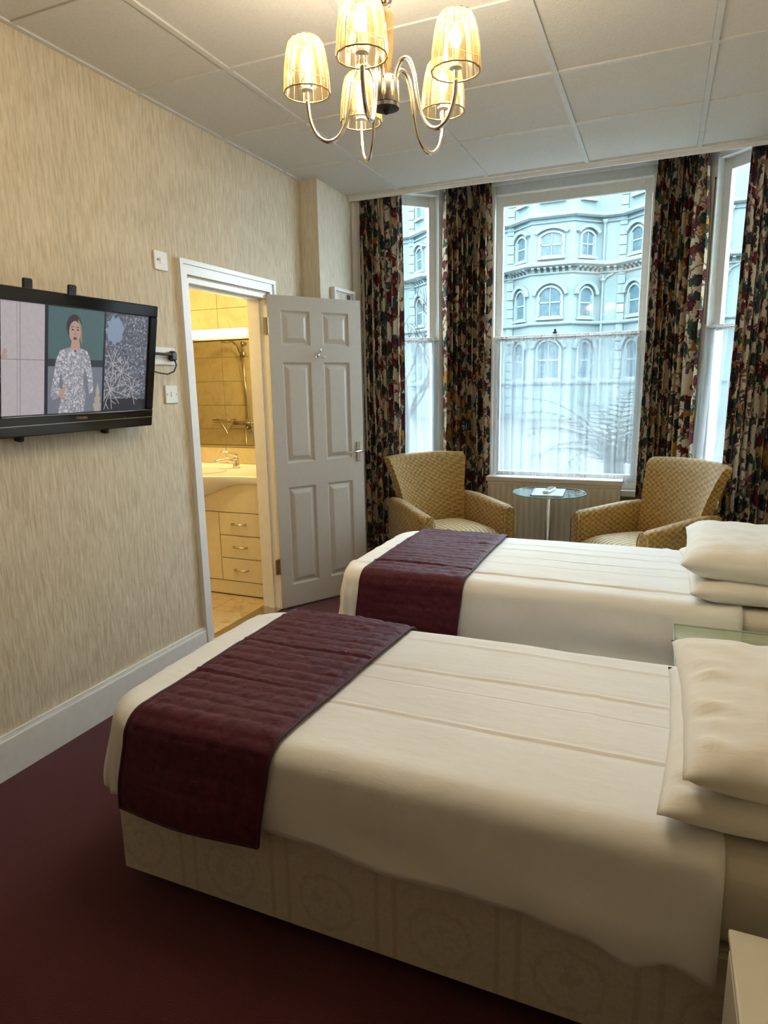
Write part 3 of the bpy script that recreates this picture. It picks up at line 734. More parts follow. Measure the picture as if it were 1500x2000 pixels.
layer('teal_panel', [(1.797, 1.562), (2.057, 1.562), (2.060, z1), (1.797, z1)], em('scr_teal', (.075, .135, .145)), 0)
layer('grey_panel', [(1.797, z0), (2.057, z0), (2.057, 1.545), (1.797, 1.545)], em('scr_grey', (.17, .19, .24)), 0)
layer('dark_band', [(1.797, 1.535), (2.057, 1.535), (2.057, 1.562), (1.797, 1.562)], em('scr_band', (.03, .04, .05)), 1)
layer('snow_panel', [(2.068, z0), (2.303, z0), (2.303, z1), (2.068, z1)], m_frost('scr_night', S_), 0)
layer('moon_patch', [(2.118+(.046+.010*sin(t*2.7))*cos(t*pi/12), 1.683+(.052+.008*sin(t*3.9))*sin(t*pi/12)) for t in range(24)], em('scr_moon', (.24, .31, .42)), 1)
layer('dark_ground', [(2.068, z0), (2.303, z0), (2.303, 1.40), (2.22, 1.41), (2.14, 1.405), (2.068, 1.41)], em('scr_ground', (.025, .022, .03)), 1)
rnd = random.Random(3)
sm_ = em('scr_frost', (.42, .40, .42)); sm2 = em('scr_frost_dim', (.28, .32, .40))
mbf = MB()
for (cx_, cz_, n_, L_) in ((2.10, 1.445, 11, .10), (2.16, 1.52, 9, .07), (2.22, 1.45, 8, .07), (2.11, 1.55, 7, .06)):
    for i in range(n_):
        a = 2*pi*i/n_+.3; L1 = L_*(.7+.4*rnd.random())
        pts = [(cx_+L1*t*cos(a), cz_+L1*t*sin(a)) for t in (0, 1)]
        for (p, q) in ((pts[0], pts[1]), ((lerp(pts[0][0], pts[1][0], .55), lerp(pts[0][1], pts[1][1], .55)), (cx_+L1*.85*cos(a+.35), cz_+L1*.85*sin(a+.35)))):
            q = (min(max(q[0], 2.070), 2.300), min(max(q[1], 1.365), 1.745)); p = (min(max(p[0], 2.070), 2.300), min(max(p[1], 1.365), 1.745))
            dx, dz_ = q[0]-p[0], q[1]-p[1]; L2 = hypot(dx, dz_) or 1; nx, nz_ = -dz_/L2*.0016, dx/L2*.0016
            if L2 < .004: continue
            mbf.prism([(c-yo, (e-1.283)/cos(tilt)) for c, e in ((p[0]-nx, p[1]-nz_), (q[0]-nx, q[1]-nz_), (q[0]+nx, q[1]+nz_), (p[0]+nx, p[1]+nz_))], lambda u, v, e: (e, u, v), .0014, .0015)
mbf.build('frost_twigs', sm_, scr, world=False)['kind'] = 'stuff'
mbf = MB()
for i in range(320):
    cx_, cz_ = 2.072+.228*rnd.random(), 1.42+.325*rnd.random()
    if hypot(cx_-2.13, cz_-1.685) < .05: continue
    r = .0015+.0035*rnd.random()
    mbf.prism([(cx_+r*cos(t*pi/3+i)-yo, (cz_+r*sin(t*pi/3+i)-1.283)/cos(tilt)) for t in range(6)], lambda u, v, e: (e, u, v), .0012, .0013)
mbf.build('frost_specks', sm2, scr, world=False)['kind'] = 'stuff'
seq = m_sequin('scr_sequin', S_)
skin = em('scr_skin', (.46, .30, .25)); hair = em('scr_hair', (.045, .03, .03)); hair2 = em('scr_blonde', (.30, .24, .18))
layer('presenter_dress', [(1.845, z0), (1.965, z0), (1.975, 1.42), (1.960, 1.475), (1.966, 1.53), (1.978, 1.50), (1.992, 1.43), (2.012, 1.435), (2.006, 1.51), (1.990, 1.575), (1.975, 1.596), (1.940, 1.606), (1.918, 1.598), (1.890, 1.606), (1.850, 1.594), (1.832, 1.560), (1.818, 1.48), (1.806, 1.43), (1.822, 1.412), (1.862, 1.425), (1.866, 1.44), (1.846, 1.458), (1.854, 1.52), (1.866, 1.47), (1.858, 1.42)], seq, 2)
layer('presenter_hair', [(1.913+.036*cos(t*pi/10), 1.683+.045*sin(t*pi/10)) for t in range(20)], hair, 2)
layer('presenter_hair', [(1.930, 1.715), (1.946, 1.69), (1.950, 1.65), (1.952, 1.62), (1.942, 1.635), (1.936, 1.66)], hair2, 3)
layer('presenter_neck', [(1.895, 1.600), (1.918, 1.592), (1.943, 1.604), (1.936, 1.64), (1.904, 1.64)], skin, 3)
layer('presenter_face', [(1.916+.027*cos(t*pi/12), 1.664+.040*sin(t*pi/12)) for t in range(24)], skin, 4)
for ex in (1.905, 1.929):
    layer('presenter_eye', [(ex+.0055*cos(t*pi/5), 1.672+.0028*sin(t*pi/5)) for t in range(10)], hair, 5)
    layer('presenter_brow', [(ex-.008, 1.680), (ex+.007, 1.681), (ex+.007, 1.6830), (ex-.007, 1.6825)], hair, 5)
layer('presenter_nose', [(1.915, 1.668), (1.9215, 1.655), (1.917, 1.652), (1.912, 1.655)], em('scr_nose', (.36, .22, .18)), 5)
layer('presenter_mouth', [(1.917+.009*cos(t*pi/6), 1.640+.005*sin(t*pi/6)) for t in range(12)], em('scr_mouth', (.16, .03, .03)), 5)
layer('microphone', [(1.914, 1.597), (1.922, 1.597), (1.919, 1.588), (1.917, 1.588)], hair, 5)
layer('presenter_hand', [(1.846, 1.445), (1.866, 1.455), (1.872, 1.465), (1.880, 1.455), (1.872, 1.435), (1.876, 1.425), (1.860, 1.415), (1.846, 1.425)], skin, 3)
layer('white_fir', [(2.020, z0), (2.050, z0), (2.054, 1.39), (2.046, 1.395), (2.050, 1.415), (2.042, 1.42), (2.045, 1.44), (2.033, 1.475), (2.024, 1.44), (2.028, 1.42), (2.018, 1.415), (2.022, 1.395), (2.012, 1.39)], em('scr_fir', (.40, .36, .32)), 3)
layer('second_hand', [(1.600, 1.56), (1.612, 1.575), (1.622, 1.595), (1.632, 1.585), (1.626, 1.572), (1.634, 1.566), (1.620, 1.556)], skin, 2)
# bracket tabs and arms behind the set
def tvw(x, y, z):  # room metres -> tv local is handled by building tabs in local
    return x, y-yo, z
for ty in (1.756, 1.950):
    MB().cbox(-.062, -.050, ty-yo-.020, ty-yo+.020, HH-.12, HH+.034, .004).lathe([(.004, 0), (.004, .002)], (-.050, ty-yo-.006, HH+.02), 8, 'x').build('bracket_tab', M['mblack'], tv, world=False)
for ty in (1.727, 2.142):
    MB().cbox(-.078, -.045, ty-yo-.012, ty-yo+.012, -.034, .12, .004).build('bracket_leg', M['mblack'], tv, world=False)
MB().box(-.095, -.055, -.25, .25, .18, .34).build('wall_mount', M['mblack'], tv, world=False)

# ------------------------------------------------------------------ switches, socket, plug
def plate(name, label, y0, y1, z0, z1):
    t = thing(name, label, 'switch', (0, (y0+y1)/2, z0))
    o = MB().cbox(0.0, .010, y0, y1, z0, z1, .003).build('face_plate', M['wplastic'], t); return t
t = plate('light_switch', 'white wall switch plate high on the wall beside the door frame', 2.547, 2.637, 1.994, 2.082)
MB().box(.010, .013, 2.583, 2.618, 2.024, 2.052).build('rocker', M['wplastic'], t)
MB().lathe([(.006, 0), (.006, .003)], (.010, 2.570, 2.040), 10, 'x').build('neon', M['grey'], t)
t = plate('light_switch', 'white wall switch plate below the socket beside the door', 2.549, 2.637, 1.372, 1.460)
o = MB().box(.009, .014, 2.587, 2.600, 1.405, 1.428).build('rocker', M['wplastic'], t)
for yy in (2.560, 2.626): MB().lathe([(.0035, 0), (.0035, .001)], (.010, yy, 1.416), 8, 'x').build('screw', M['grey'], t)
t = thing('wall_socket', 'white double socket plate partly behind the television edge', 'socket', (0, 2.565, 1.556))
MB().cbox(0, .011, 2.487, 2.637, 1.556, 1.640, .003).build('face_plate', M['wplastic'], t)
MB().box(.010, .014, 2.618, 2.628, 1.618, 1.632).build('rocker', M['wplastic'], t)
t = thing('power_plug', 'black mains plug with lead in the white socket by the television', 'plug', (.012, 2.600, 1.59))
MB().cbox(.0115, .040, 2.580, 2.622, 1.574, 1.622, .008).build('plug_body', M['mblack'], t)
MB().tube([(.035, 2.602, 1.58), (.045, 2.600, 1.555), (.045, 2.580, 1.525), (.04, 2.54, 1.512), (.04, 2.49, 1.516), (.05, 2.40, 1.53), (.05, 2.33, 1.54)], .0036, 8).build('lead', M['mblack'], t, True)
MB().tube([(.03, 2.59, 1.60), (.045, 2.56, 1.606), (.045, 2.52, 1.604), (.045, 2.47, 1.606), (.05, 2.36, 1.60)], [.010, .008, .0065, .0065, .006], 8).build('second_lead', M['mblack'], t, True)

# framed print on the pier
t = thing('picture_frame', 'white box-framed print on the wall pier behind the open door', 'picture', (.125, 4.26, 1.70))
pf = MB()
Y0, Y1, Z0, Z1 = 4.10, 4.42, 1.66, 2.095
pf.box(.125, .160, Y0, Y0+.022, Z0, Z1).box(.125, .160, Y1-.022, Y1, Z0, Z1).box(.125, .160, Y0+.022, Y1-.022, Z1-.022, Z1).box(.125, .160, Y0+.022, Y1-.022, Z0, Z0+.022)
o = pf.build('frame', M['gloss'], t); bevel(o, .002)
pr = MB().box(.126, .140, Y0+.02, Y1-.02, Z0+.02, Z1-.02).build('print', plain('print_paper', (.62, .58, .50), .5), t)
for i in range(10):
    cy_, cz_ = Y0+.06+.2*rnd.random(), Z0+.06+.33*rnd.random(); r = .014+.02*rnd.random()
    MB().prism([(cy_+r*(1+.35*sin(5*q*pi/10))*cos(q*pi/10), cz_+r*(1+.35*sin(5*q*pi/10))*sin(q*pi/10)) for q in range(20)], lambda u, v, e: (e, u, v), .1402+.0001*i, .1404+.0001*i).build('printed_flower', plain('ink%d' % i, [(.30, .06, .05), (.06, .05, .06), (.55, .50, .40)][i % 3], .5), pr)
MB().prism([(Y0+.05+.03*cos(q*pi/3), Z1-.06+.03*sin(q*pi/3)) for q in range(6)], lambda u, v, e: (e, u, v), .1415, .1417).build('printed_flower', plain('inkw', (.75, .70, .60), .5), pr)
MB().box(.1412, .1416, Y1-.10, Y1-.045, Z1-.10, Z1-.03).build('printed_patch', plain('inkd', (.09, .05, .05), .5), pr)

# ================================================================== CURTAINS
def path_at(pts, t):
    L = [0]
    for a, b in zip(pts, pts[1:]): L.append(L[-1]+hypot(b[0]-a[0], b[1]-a[1]))
    s = t*L[-1]
    for i in range(len(pts)-1):
        if s <= L[i+1] or i == len(pts)-2:
            u = (s-L[i])/(L[i+1]-L[i]); a, b = pts[i], pts[i+1]
            return (lerp(a[0], b[0], u), lerp(a[1], b[1], u)), (b[0]-a[0], b[1]-a[1])
def smooth_path(pts, it=3):
    for _ in range(it):
        q = [pts[0]]
        for a, b in zip(pts, pts[1:]): q += [(lerp(a[0], b[0], .25), lerp(a[1], b[1], .25)), (lerp(a[0], b[0], .75), lerp(a[1], b[1], .75))]
        q.append(pts[-1]); pts = q
    return pts
def drape(mb, pts, z0, z1, folds, amp, seed, per=12, nzr=28, top_amp=.55, flare=1.0, full=2.4, irr=.35, tuck=0.0):
    rnd = random.Random(seed); pts = smooth_path(pts)
    n = folds*per; offs = [1+irr*(rnd.random()*2-1) for _ in range(folds+2)]
    ph = [irr*.5*(rnd.random()*2-1) for _ in range(folds+2)]
    tot = sum(hypot(b[0]-a[0], b[1]-a[1]) for a, b in zip(pts, pts[1:]))
    rows, uvs = [], []
    for iz in range(nzr+1):
        tz = iz/nzr; z = lerp(z0, z1, tz)
        k = lerp(1.0, top_amp, sstep(.75, 1.0, tz)) * (1+.15*sin(tz*5+seed))
        wd = lerp(flare, 1.0, sstep(0, .9, tz)); pinch = 1-.05*math.exp(-((tz-.955)/.02)**2)
        row, uv = [], []
        for i in range(n+1):
            t = i/n; fpos = t*folds; j = int(min(fpos, folds-1e-6))
            tt = .5+(t-.5)*wd*pinch + .006*sin(z*2.2+fpos*1.7+seed)
            (px, py), (dx, dy) = path_at(pts, min(1, max(0, tt)))
            L = hypot(dx, dy); nx, ny = dy/L, -dx/L
            o_ = lerp(offs[j], offs[j+1], fpos-j); s_ = sin(2*pi*(fpos+ph[j]*sin(pi*(fpos-j))) + .5*nz(z*.9, fpos*.7, seed))
            s_ = math.copysign(abs(s_)**.8, s_)
            e = amp*k*o_*s_
            sh_ = amp*.55*k*cos(2*pi*fpos)*.5
            row.append((px+nx*e+dx/L*sh_, py+ny*e+dy/L*sh_, z)); uv.append((t*tot*full, z))
        rows.append(row); uvs.append(uv)
    # cloth length along the middle row gives the printed pattern its true width
    mid = rows[nzr//2]; acc = [0.0]
    for a, b in zip(mid, mid[1:]): acc.append(acc[-1]+hypot(b[0]-a[0], b[1]-a[1]))
    uvs = [[(acc[i]+seed*.37, r[i][2]) for i in range(n+1)] for r in rows]
    return mb.grid(rows, uvs)
CURT = [((.175, 4.478), (.31, 4.52), (.455, 4.59)), ((.66, 4.90), (.78, 5.035), (.985, 5.055)), ((2.10, 5.055), (2.29, 5.035), (2.40, 4.915)), ((2.62, 4.59), (2.75, 4.52), (2.875, 4.48))]
CL = ['floral chintz curtain beside the open white door, leftmost of four', 'floral chintz curtain between the left side window and the middle window', 'floral chintz curtain between the middle window and the right side window', 'floral chintz curtain at the right edge of the photo, rightmost of four']
FO = (7, 8, 8, 7)
for i, (p, lab) in enumerate(zip(CURT, CL)):
    t = thing('curtain', lab, 'curtain', ((p[0][0]+p[-1][0])/2, (p[0][1]+p[-1][1])/2, .02), group='floral curtains in the bay')
    mb = MB(); drape(mb, p, .02, 2.955, FO[i], (.042, .056, .056, .042)[i], 11+i*5, top_amp=.5, flare=(1.0, 1.0, 1.06, 1.08)[i], full=2.1)
    mb.build('cloth', M['chintz'], t, smooth=True, fix=False)
    mb = MB(); drape(mb, p, 2.945, 2.995, FO[i], .020, 11+i*5, nzr=3, top_amp=1, full=2.1)
    mb.build('heading', M['chintz'], t, smooth=True, fix=False)
t = thing('curtain_rail', 'white curtain rail following the bay under its ceiling', 'rail', (1.53, 4.95, 2.99))
MB().tube([(x, y, 3.012) for (x, y) in smooth_path([(.14, 4.53), (.45, 4.63), (.75, 5.03), (1.0, 5.06), (2.1, 5.06), (2.33, 5.03), (2.62, 4.63), (2.90, 4.52)], 2)], .010, 8).build('track', M['wplastic'], t, True)
for (x, y) in ((.3, 4.58), (.70, 4.96), (1.2, 5.06), (1.9, 5.06), (2.38, 4.97), (2.75, 4.57)):
    MB().box(x-.01, x+.01, y-.01, y+.01, 3.018, 3.06).build('rail_bracket', M['wplastic'], t)

# sheer half curtains on rods at the meeting rails
def sheer(label, p0, p1, folds, seed, zt=1.775, zb=.70, blow=0.0):
    t = thing('net_curtain', label, 'net curtain', ((p0[0]+p1[0])/2, (p0[1]+p1[1])/2, zb), group='white net curtains')
    mb = MB(); drape(mb, [p0, p1], zb, zt-.03, folds, .027, seed, per=10, nzr=16, top_amp=.45, full=1.6, irr=.8)
    if blow:
        d = Vector((p1[0]-p0[0], p1[1]-p0[1], 0)).normalized(); nrm = Vector((d.y, -d.x, 0))
        mb.v = [tuple(Vector(v)+nrm*blow*sstep(zt, zb, v[2])*.8) for v in mb.v]
    mb.build('net', M['sheer'], t, smooth=True, fix=False)
    mb = MB(); drape(mb, [p0, p1], zt-.035, zt+.008, folds*2, .009, seed+3, per=6, nzr=3, top_amp=1, full=2.2, irr=.5)
    mb.build('gathered_heading', M['sheer'], t, smooth=True, fix=False)
    MB().tube([(*p0, zt-.012), (*p1, zt-.012)], .006, 8).build('rod', M['wplastic'], t, True)
sheer('white net half-curtain across the lower middle window', (1.02, 5.100), (2.065, 5.100), 15, 5)
lp = lambda x, y: tuple((frameM((.532, 4.961, 0), radians(45)) @ Vector((x, y, 0)))[:2])
rp = lambda x, y: tuple((frameM((2.553, 4.957, 0), radians(-45)) @ Vector((x, y, 0)))[:2])
sheer('white net half-curtain across the lower left side window', lp(-.40, -.082), lp(.04, -.082), 6, 8)
sheer('white net half-curtain hanging askew in the lower right side window', rp(-.04, -.082), rp(.40, -.082), 6, 9, blow=.05)

# ================================================================== ARMCHAIRS
def rrect(cx_, cz_, w_, h_, r, n=4):
    pts = []
    for (sx, sz, a0) in ((1, 1, 0), (-1, 1, pi/2), (-1, -1, pi), (1, -1, 3*pi/2)):
        for i in range(n+1):
            a = a0+pi/2*i/n
            pts.append((cx_+sx*(w_/2-r)+r*cos(a), cz_+sz*(h_/2-r)+r*sin(a)))
    return pts
def armchair(label, loc, rz):
    t = thing('armchair', label, 'armchair', loc, rz, 'gold armchairs in the bay')
    # local: front = -y, x to the sitter's left/right, z up
    # back: curved band, wider and leaning back towards the top
    secs = []
    for (z, wd, yb, th) in ((.14, .25, .235, .075), (.30, .255, .245, .085), (.44, .258, .262, .09), (.58, .268, .285, .09), (.72, .292, .312, .085), (.84, .322, .338, .078), (.90, .336, .350, .070), (.925, .337, .355, .050), (.932, .331, .357, .026)):
        ring = []
        N = 12
        top_dip = 0
        for i in range(N+1):
            u = -1+2*i/N; ring.append((u*wd*.97, yb-th-.0-.070*(abs(u)**2.4), z-(.012 if z > .88 else 0)*u*u))
        for i in range(N+1):
            u = 1-2*i/N; ring.append((u*wd*1.03, yb-.085*(abs(u)**2.6), z-(.012 if z > .88 else 0)*u*u))
        secs.append(ring)
    MB().loft(secs).build('backrest', M['chair'], t, smooth=50, world=False)
    for sx in (-1, 1):
        secs = []
        for (yy, xo, top, th) in ((.235, .292, .625, .085), (.16, .300, .632, .090), (.05, .312, .628, .094), (-.08, .322, .612, .096), (-.20, .330, .596, .098), (-.29, .334, .585, .098), (-.325, .335, .572, .090), (-.337, .335, .555, .070)):
            bot = .115; rr_ = min(.036, th*.42)
            ring = rrect(0, (top+bot)/2, th, top-bot, rr_)
            lean = .030
            secs.append([(sx*(xo+x_+lean*(z_-.4)), yy, z_) for (x_, z_) in ring])
        MB().loft(secs).build('arm', M['chair'], t, smooth=50, world=False)
        fx = sx*.335
        MB().tube([(fx-.040*sx, -.340, .12), (fx-.044*sx, -.338, .52), (fx-.030*sx, -.334, .566), (fx, -.332, .574), (fx+.034*sx, -.334, .562), (fx+.050*sx, -.338, .50), (fx+.040*sx, -.340, .12)], .005, 6).build('piping', M['seat'], t, smooth=True, world=False)
    o = MB().cbox(-.285, .285, -.31, .18, .115, .30, .02).build('seat_rail', M['chair'], t, world=False)
    # domed seat cushion with bowed front
    rows = []; NU, NV = 16, 16
    for j in range(NV+1):
        v = j/NV; row = []
        for i in range(NU+1):
            u = -1+2*i/NU
            yf = -.335-.035*(1-u*u); yy = lerp(yf, .19, v)
            ed = (1-abs(u)**6)*(1-abs(2*v-1)**6)
            row.append((u*.275, yy, .375+.062*ed**.6+.022*(1-u*u)*(1-(2*v-1)**2)))
        rows.append(row)
    mb = MB().grid(rows)
    rim = [rows[0][i] for i in range(NU+1)]+[rows[j][NU] for j in range(1, NV+1)]+[rows[NV][i] for i in range(NU-1, -1, -1)]+[rows[j][0] for j in range(NV-1, 0, -1)]
    mb.loft([[(x, y, z) for (x, y, z) in rim], [(x, y, .30) for (x, y, z) in rim]], cap0=False)
    mb.build('seat_cushion', M['seat'], t, smooth=60, world=False)
    for (x, y) in ((-.27, -.28), (.27, -.28), (-.22, .18), (.22, .18)):
        MB().lathe([(.016, 0), (.018, .02), (.024, .118), (0, .12)], (x, y, 0), 12).build('leg', M['wood'], t, smooth=40, world=False)
    return t
armchair('gold upholstered armchair left of the glass table, facing right', (.810, 4.47, 0), atan2(-.30, .36)+pi/2)
armchair('gold upholstered armchair right of the glass table, facing left', (2.21, 4.425, 0), atan2(-.30, -.35)+pi/2)

# ================================================================== GLASS TABLE with remote
TX, TY, TZ = 1.535, 4.61, .672
t = thing('glass_side_table', 'round glass-topped table on a chrome pillar between the armchairs', 'table', (TX, TY, 0))
MB().lathe([(0, .0), (.243, .0), (.247, .004), (.243, .008), (0, .008)], (TX, TY, TZ), 56).build('glass_top', M['tglass'], t, smooth=40)
MB().tube([(TX+.247*cos(2*pi*k/56), TY+.247*sin(2*pi*k/56), TZ+.004) for k in range(56)], .0045, 6, loop=True).build('glass_edge', M['glass_edge'], t, True)
MB().tube([(TX, TY, .012), (TX, TY, TZ-.012)], .021, 20).build('pillar', M['chrome'], t, smooth=60)
MB().lathe([(.05, -.012), (.05, -.0005), (0, -.0004)], (TX, TY, TZ), 24).build('top_disc', M['chrome'], t, smooth=40)
MB().lathe([(.0, 0), (.20, 0), (.20, .006), (.19, .010), (.03, .016), (0, .016)], (TX, TY, 0.001), 40).build('foot_plate', M['chrome'], t, smooth=40)
Mx = frameM((1.535, 4.575, TZ+.0085), radians(4))
t = thing('information_folder', 'clear-covered white folder lying on the glass table', 'folder', (1.535, 4.575, TZ+.0085), radians(4))
MB().cbox(-.105, .105, -.15, .15, 0, .006, .001).build('pages', M['wplastic'], t, world=False)
MB().box(-.108, .108, -.153, .153, .0062, .0072).build('cover', plain('folder_cover', (.55, .62, .62), .15), t, world=False)
MB().box(-.108, -.100, -.153, .153, 0.0, .0085).build('spine', M['mblack'], t, world=False)
t = thing('remote_control', 'grey television remote lying on the folder on the glass table', 'remote', (1.54, 4.585, TZ+.0165), radians(-6))
o = MB().cbox(-.024, .024, -.095, .095, 0, .020, .006).build('body', M['wplastic'], t, world=False)
MB().box(-.020, .020, -.055, .085, .0195, .0212).build('key_panel', M['mblack'], t, world=False)
for r in range(6):
    for c in range(3): MB().lathe([(.0045, 0), (.0045, .002), (0, .0024)], (-.012+.012*c, -.04+.02*r, .021), 8).build('button', M['grey'], t, world=False)

# ================================================================== BEDS
def bed(label, X0, X1, Y0, Y1, ztop, rot=0.0):
    t = thing('divan_bed', label, 'bed', ((X0+X1)/2, (Y0+Y1)/2, 0), group='single divan beds')
    o = MB().cbox(X0, X1, Y0, Y1, .040, .330, .012).build('divan_base', M['divan'], t); 
    o = MB().box(X0+.004, X1-.004, Y0+.004, Y1-.004, .330, .336).build('base_seam', M['divan'], t)
    o = MB().cbox(X0+.01, X1, Y0-.004, Y1+.004, .336, ztop-.002, .03).build('mattress', M['sheet'], t); subsurf(o, 0)
    bevel(o, .02, 3)
    for (x, y) in ((X0+.08, Y0+.08), (X0+.08, Y1-.08), (X1-.08, Y0+.08), (X1-.08, Y1-.08), ((X0+X1)/2, Y0+.08)):
        MB().lathe([(.02, -.012), (.022, 0), (.02, .012)], (x, y, .023), 14, 'x').box(x-.006, x+.006, y-.006, y+.006, .03, .05).build('castor', M['mblack'], t)
    MB().cbox(X1+.01, X1+.065, Y0, Y1, .30, .98, .015).build('headboard', M['divan'], t)
    return t
B1 = dict(X0=.825, X1=2.76, Y0=1.262, Y1=2.125, zt=.555)
B2 = dict(X0=.870, X1=2.78, Y0=2.700, Y1=3.600, zt=.570)
bed('nearest single divan bed with patterned cream base', B1['X0'], B1['X1'], B1['Y0'], B1['Y1'], B1['zt'])
bed('single divan bed by the window, in front of the armchairs', B2['X0'], B2['X1'], B2['Y0'], B2['Y1'], B2['zt'])

def section_out(h, ztop, R=.062):
    """profile of the draped cloth: arc length h from the shoulder start -> (outward offset, z)"""
    q = pi/2*R
    if h < 0: return h, ztop
    if h < q:
        a = h/R; return R*sin(a), ztop-R*(1-cos(a))
    return R+.012*sin(min((h-q)/.16, 1)*pi/2), ztop-R-(h-q)
def duvet(label, B, xhead, hem, seed, foot_hem=.36, folds=()):
    X0, Y0, Y1, zt = B['X0']-.055, B['Y0']-.028, B['Y1']+.028, B['zt']+.012
    R = .062; rc = .11
    # perimeter of the flat top (inset by R): near-head -> near-foot -> far-foot -> far-head
    x0, y0, y1 = X0+R, Y0+R, Y1-R
    per = []   # (x,y,nx,ny,corner)
    n1, nc, n2 = 60, 14, 30
    for i in range(n1): per.append((lerp(xhead, x0+rc, i/n1), y0, 0, -1, 0))
    for i in range(nc):
        a = i/nc*pi/2; per.append((x0+rc-rc*sin(a), y0+rc-rc*cos(a), -sin(a), -cos(a), sin(2*a)))
    for i in range(n2): per.append((x0, lerp(y0+rc, y1-rc, i/n2), -1, 0, 0))
    for i in range(nc):
        a = i/nc*pi/2; per.append((x0+rc-rc*cos(a), y1-rc+rc*sin(a), -cos(a), sin(a), sin(2*a)))
    for i in range(n1+1): per.append((lerp(x0+rc, xhead, i/n1), y1, 0, 1, 0))
    ym = (y0+y1)/2
    rows = []
    def topz(x, y):
        z = zt+.006*nz(x*1.5, y*1.5, seed)+.0030*nz(x*5, y*6, seed+9)+.0009*nz(x*3, y*15, seed+2)
        for (ax, k, wd, amp) in folds:
            d = (x-k if ax == 'x' else y-k) - .015*sin((y if ax == 'x' else x)*1.7+k*9)
            z += amp*math.exp(-(d/wd)**2)
        return z
    NT, ND = 64, 18
    for si, (px, py, nx, ny, cn) in enumerate(per):
        sx = min(max(px, x0+.40), xhead) if cn == 0 and ny != 0 else x0+.40
        row = []
        sp_ = (sx if ny != 0 and cn == 0 else x0+.40, ym if ny != 0 or cn else min(max(py, y0+.40), y1-.40))
        if cn == 0 and nx != 0: sp_ = (x0+.40, ym+(py-ym)*.05)
        elif cn == 0 and px < x0+.40: sp_ = (x0+.40, ym+(py-ym)*.05)
        elif cn: sp_ = (x0+.40, ym+(py-ym)*.05)
        for i in range(NT):
            u = i/NT; x, y = lerp(sp_[0], px, u), lerp(sp_[1], py, u)
            row.append((x, y, topz(x, y)))
        s = si*.03
        hm = hem(px, ny) if nx == 0 else foot_hem
        if cn: hm = lerp(hem(px, -1 if ny < 0 else 1), foot_hem, .5)-.02*cn
        ztp = topz(px, py); drop = max(.05, ztp-hm); q = pi/2*R; L = q+max(.02, drop-R)
        for j in range(1, ND+1):
            h = L*j/ND; o_, z = section_out(h, ztp, R)
            k = sstep(q*.6, L, h)
            wv = k*(.010*nz(px*3+nx, py*3, seed+3)+.008*nz(px*9, py*9+z*2, seed+5))
            wv += cn*k*(.028*sin(si*2.1)+.010)+ (.012*sin(z*32+px*3+py*2)*nz(px*2, py*2, seed+7)*k)
            o2 = o_+wv
            row.append((px+nx*o2, py+ny*o2, z+.004*nz(px*7, py*7, z*9)*k))
        rows.append(row)
    t = MB().grid(rows).build('duvet', M['linen'], None, smooth=True)
    # thickness
    sm = t.modifiers.new('thick', 'SOLIDIFY'); sm.thickness = .012; sm.offset = -1
    tag(t, label, 'duvet', 'white duvets'); return t, topz, (Y0, Y1, R)
def hem1(x, ny):
    if ny > 0: return .33
    return lerp(.335, .318, sstep(1.4, 2.1, x)) - .060*math.exp(-((x-2.235)/.055)**2) - .055*sstep(2.28, 2.40, x) + .006*sin(x*14)
def hem2(x, ny): return .315+.006*sin(x*11)
f1 = [('y', 1.53, .006, .005), ('y', 1.80, .006, .005), ('y', 2.02, .006, .004), ('x', 1.55, .004, .0012), ('x', 2.10, .006, .003), ('y', 1.525, .02, -.003), ('y', 1.795, .02, -.003)]
f2 = [('y', 2.83, .006, .008), ('y', 3.05, .006, .003), ('y', 3.30, .007, .005), ('y', 3.42, .006, .004), ('y', 3.16, .012, .004), ('x', 2.28, .012, .006)]
d1, top1, g1 = duvet('creased white duvet spread over the nearest bed', B1, 2.392, hem1, 3, .335, f1)
d2, top2, g2 = duvet('creased white duvet spread over the bed by the window', B2, 2.56, hem2, 21, .335, f2)

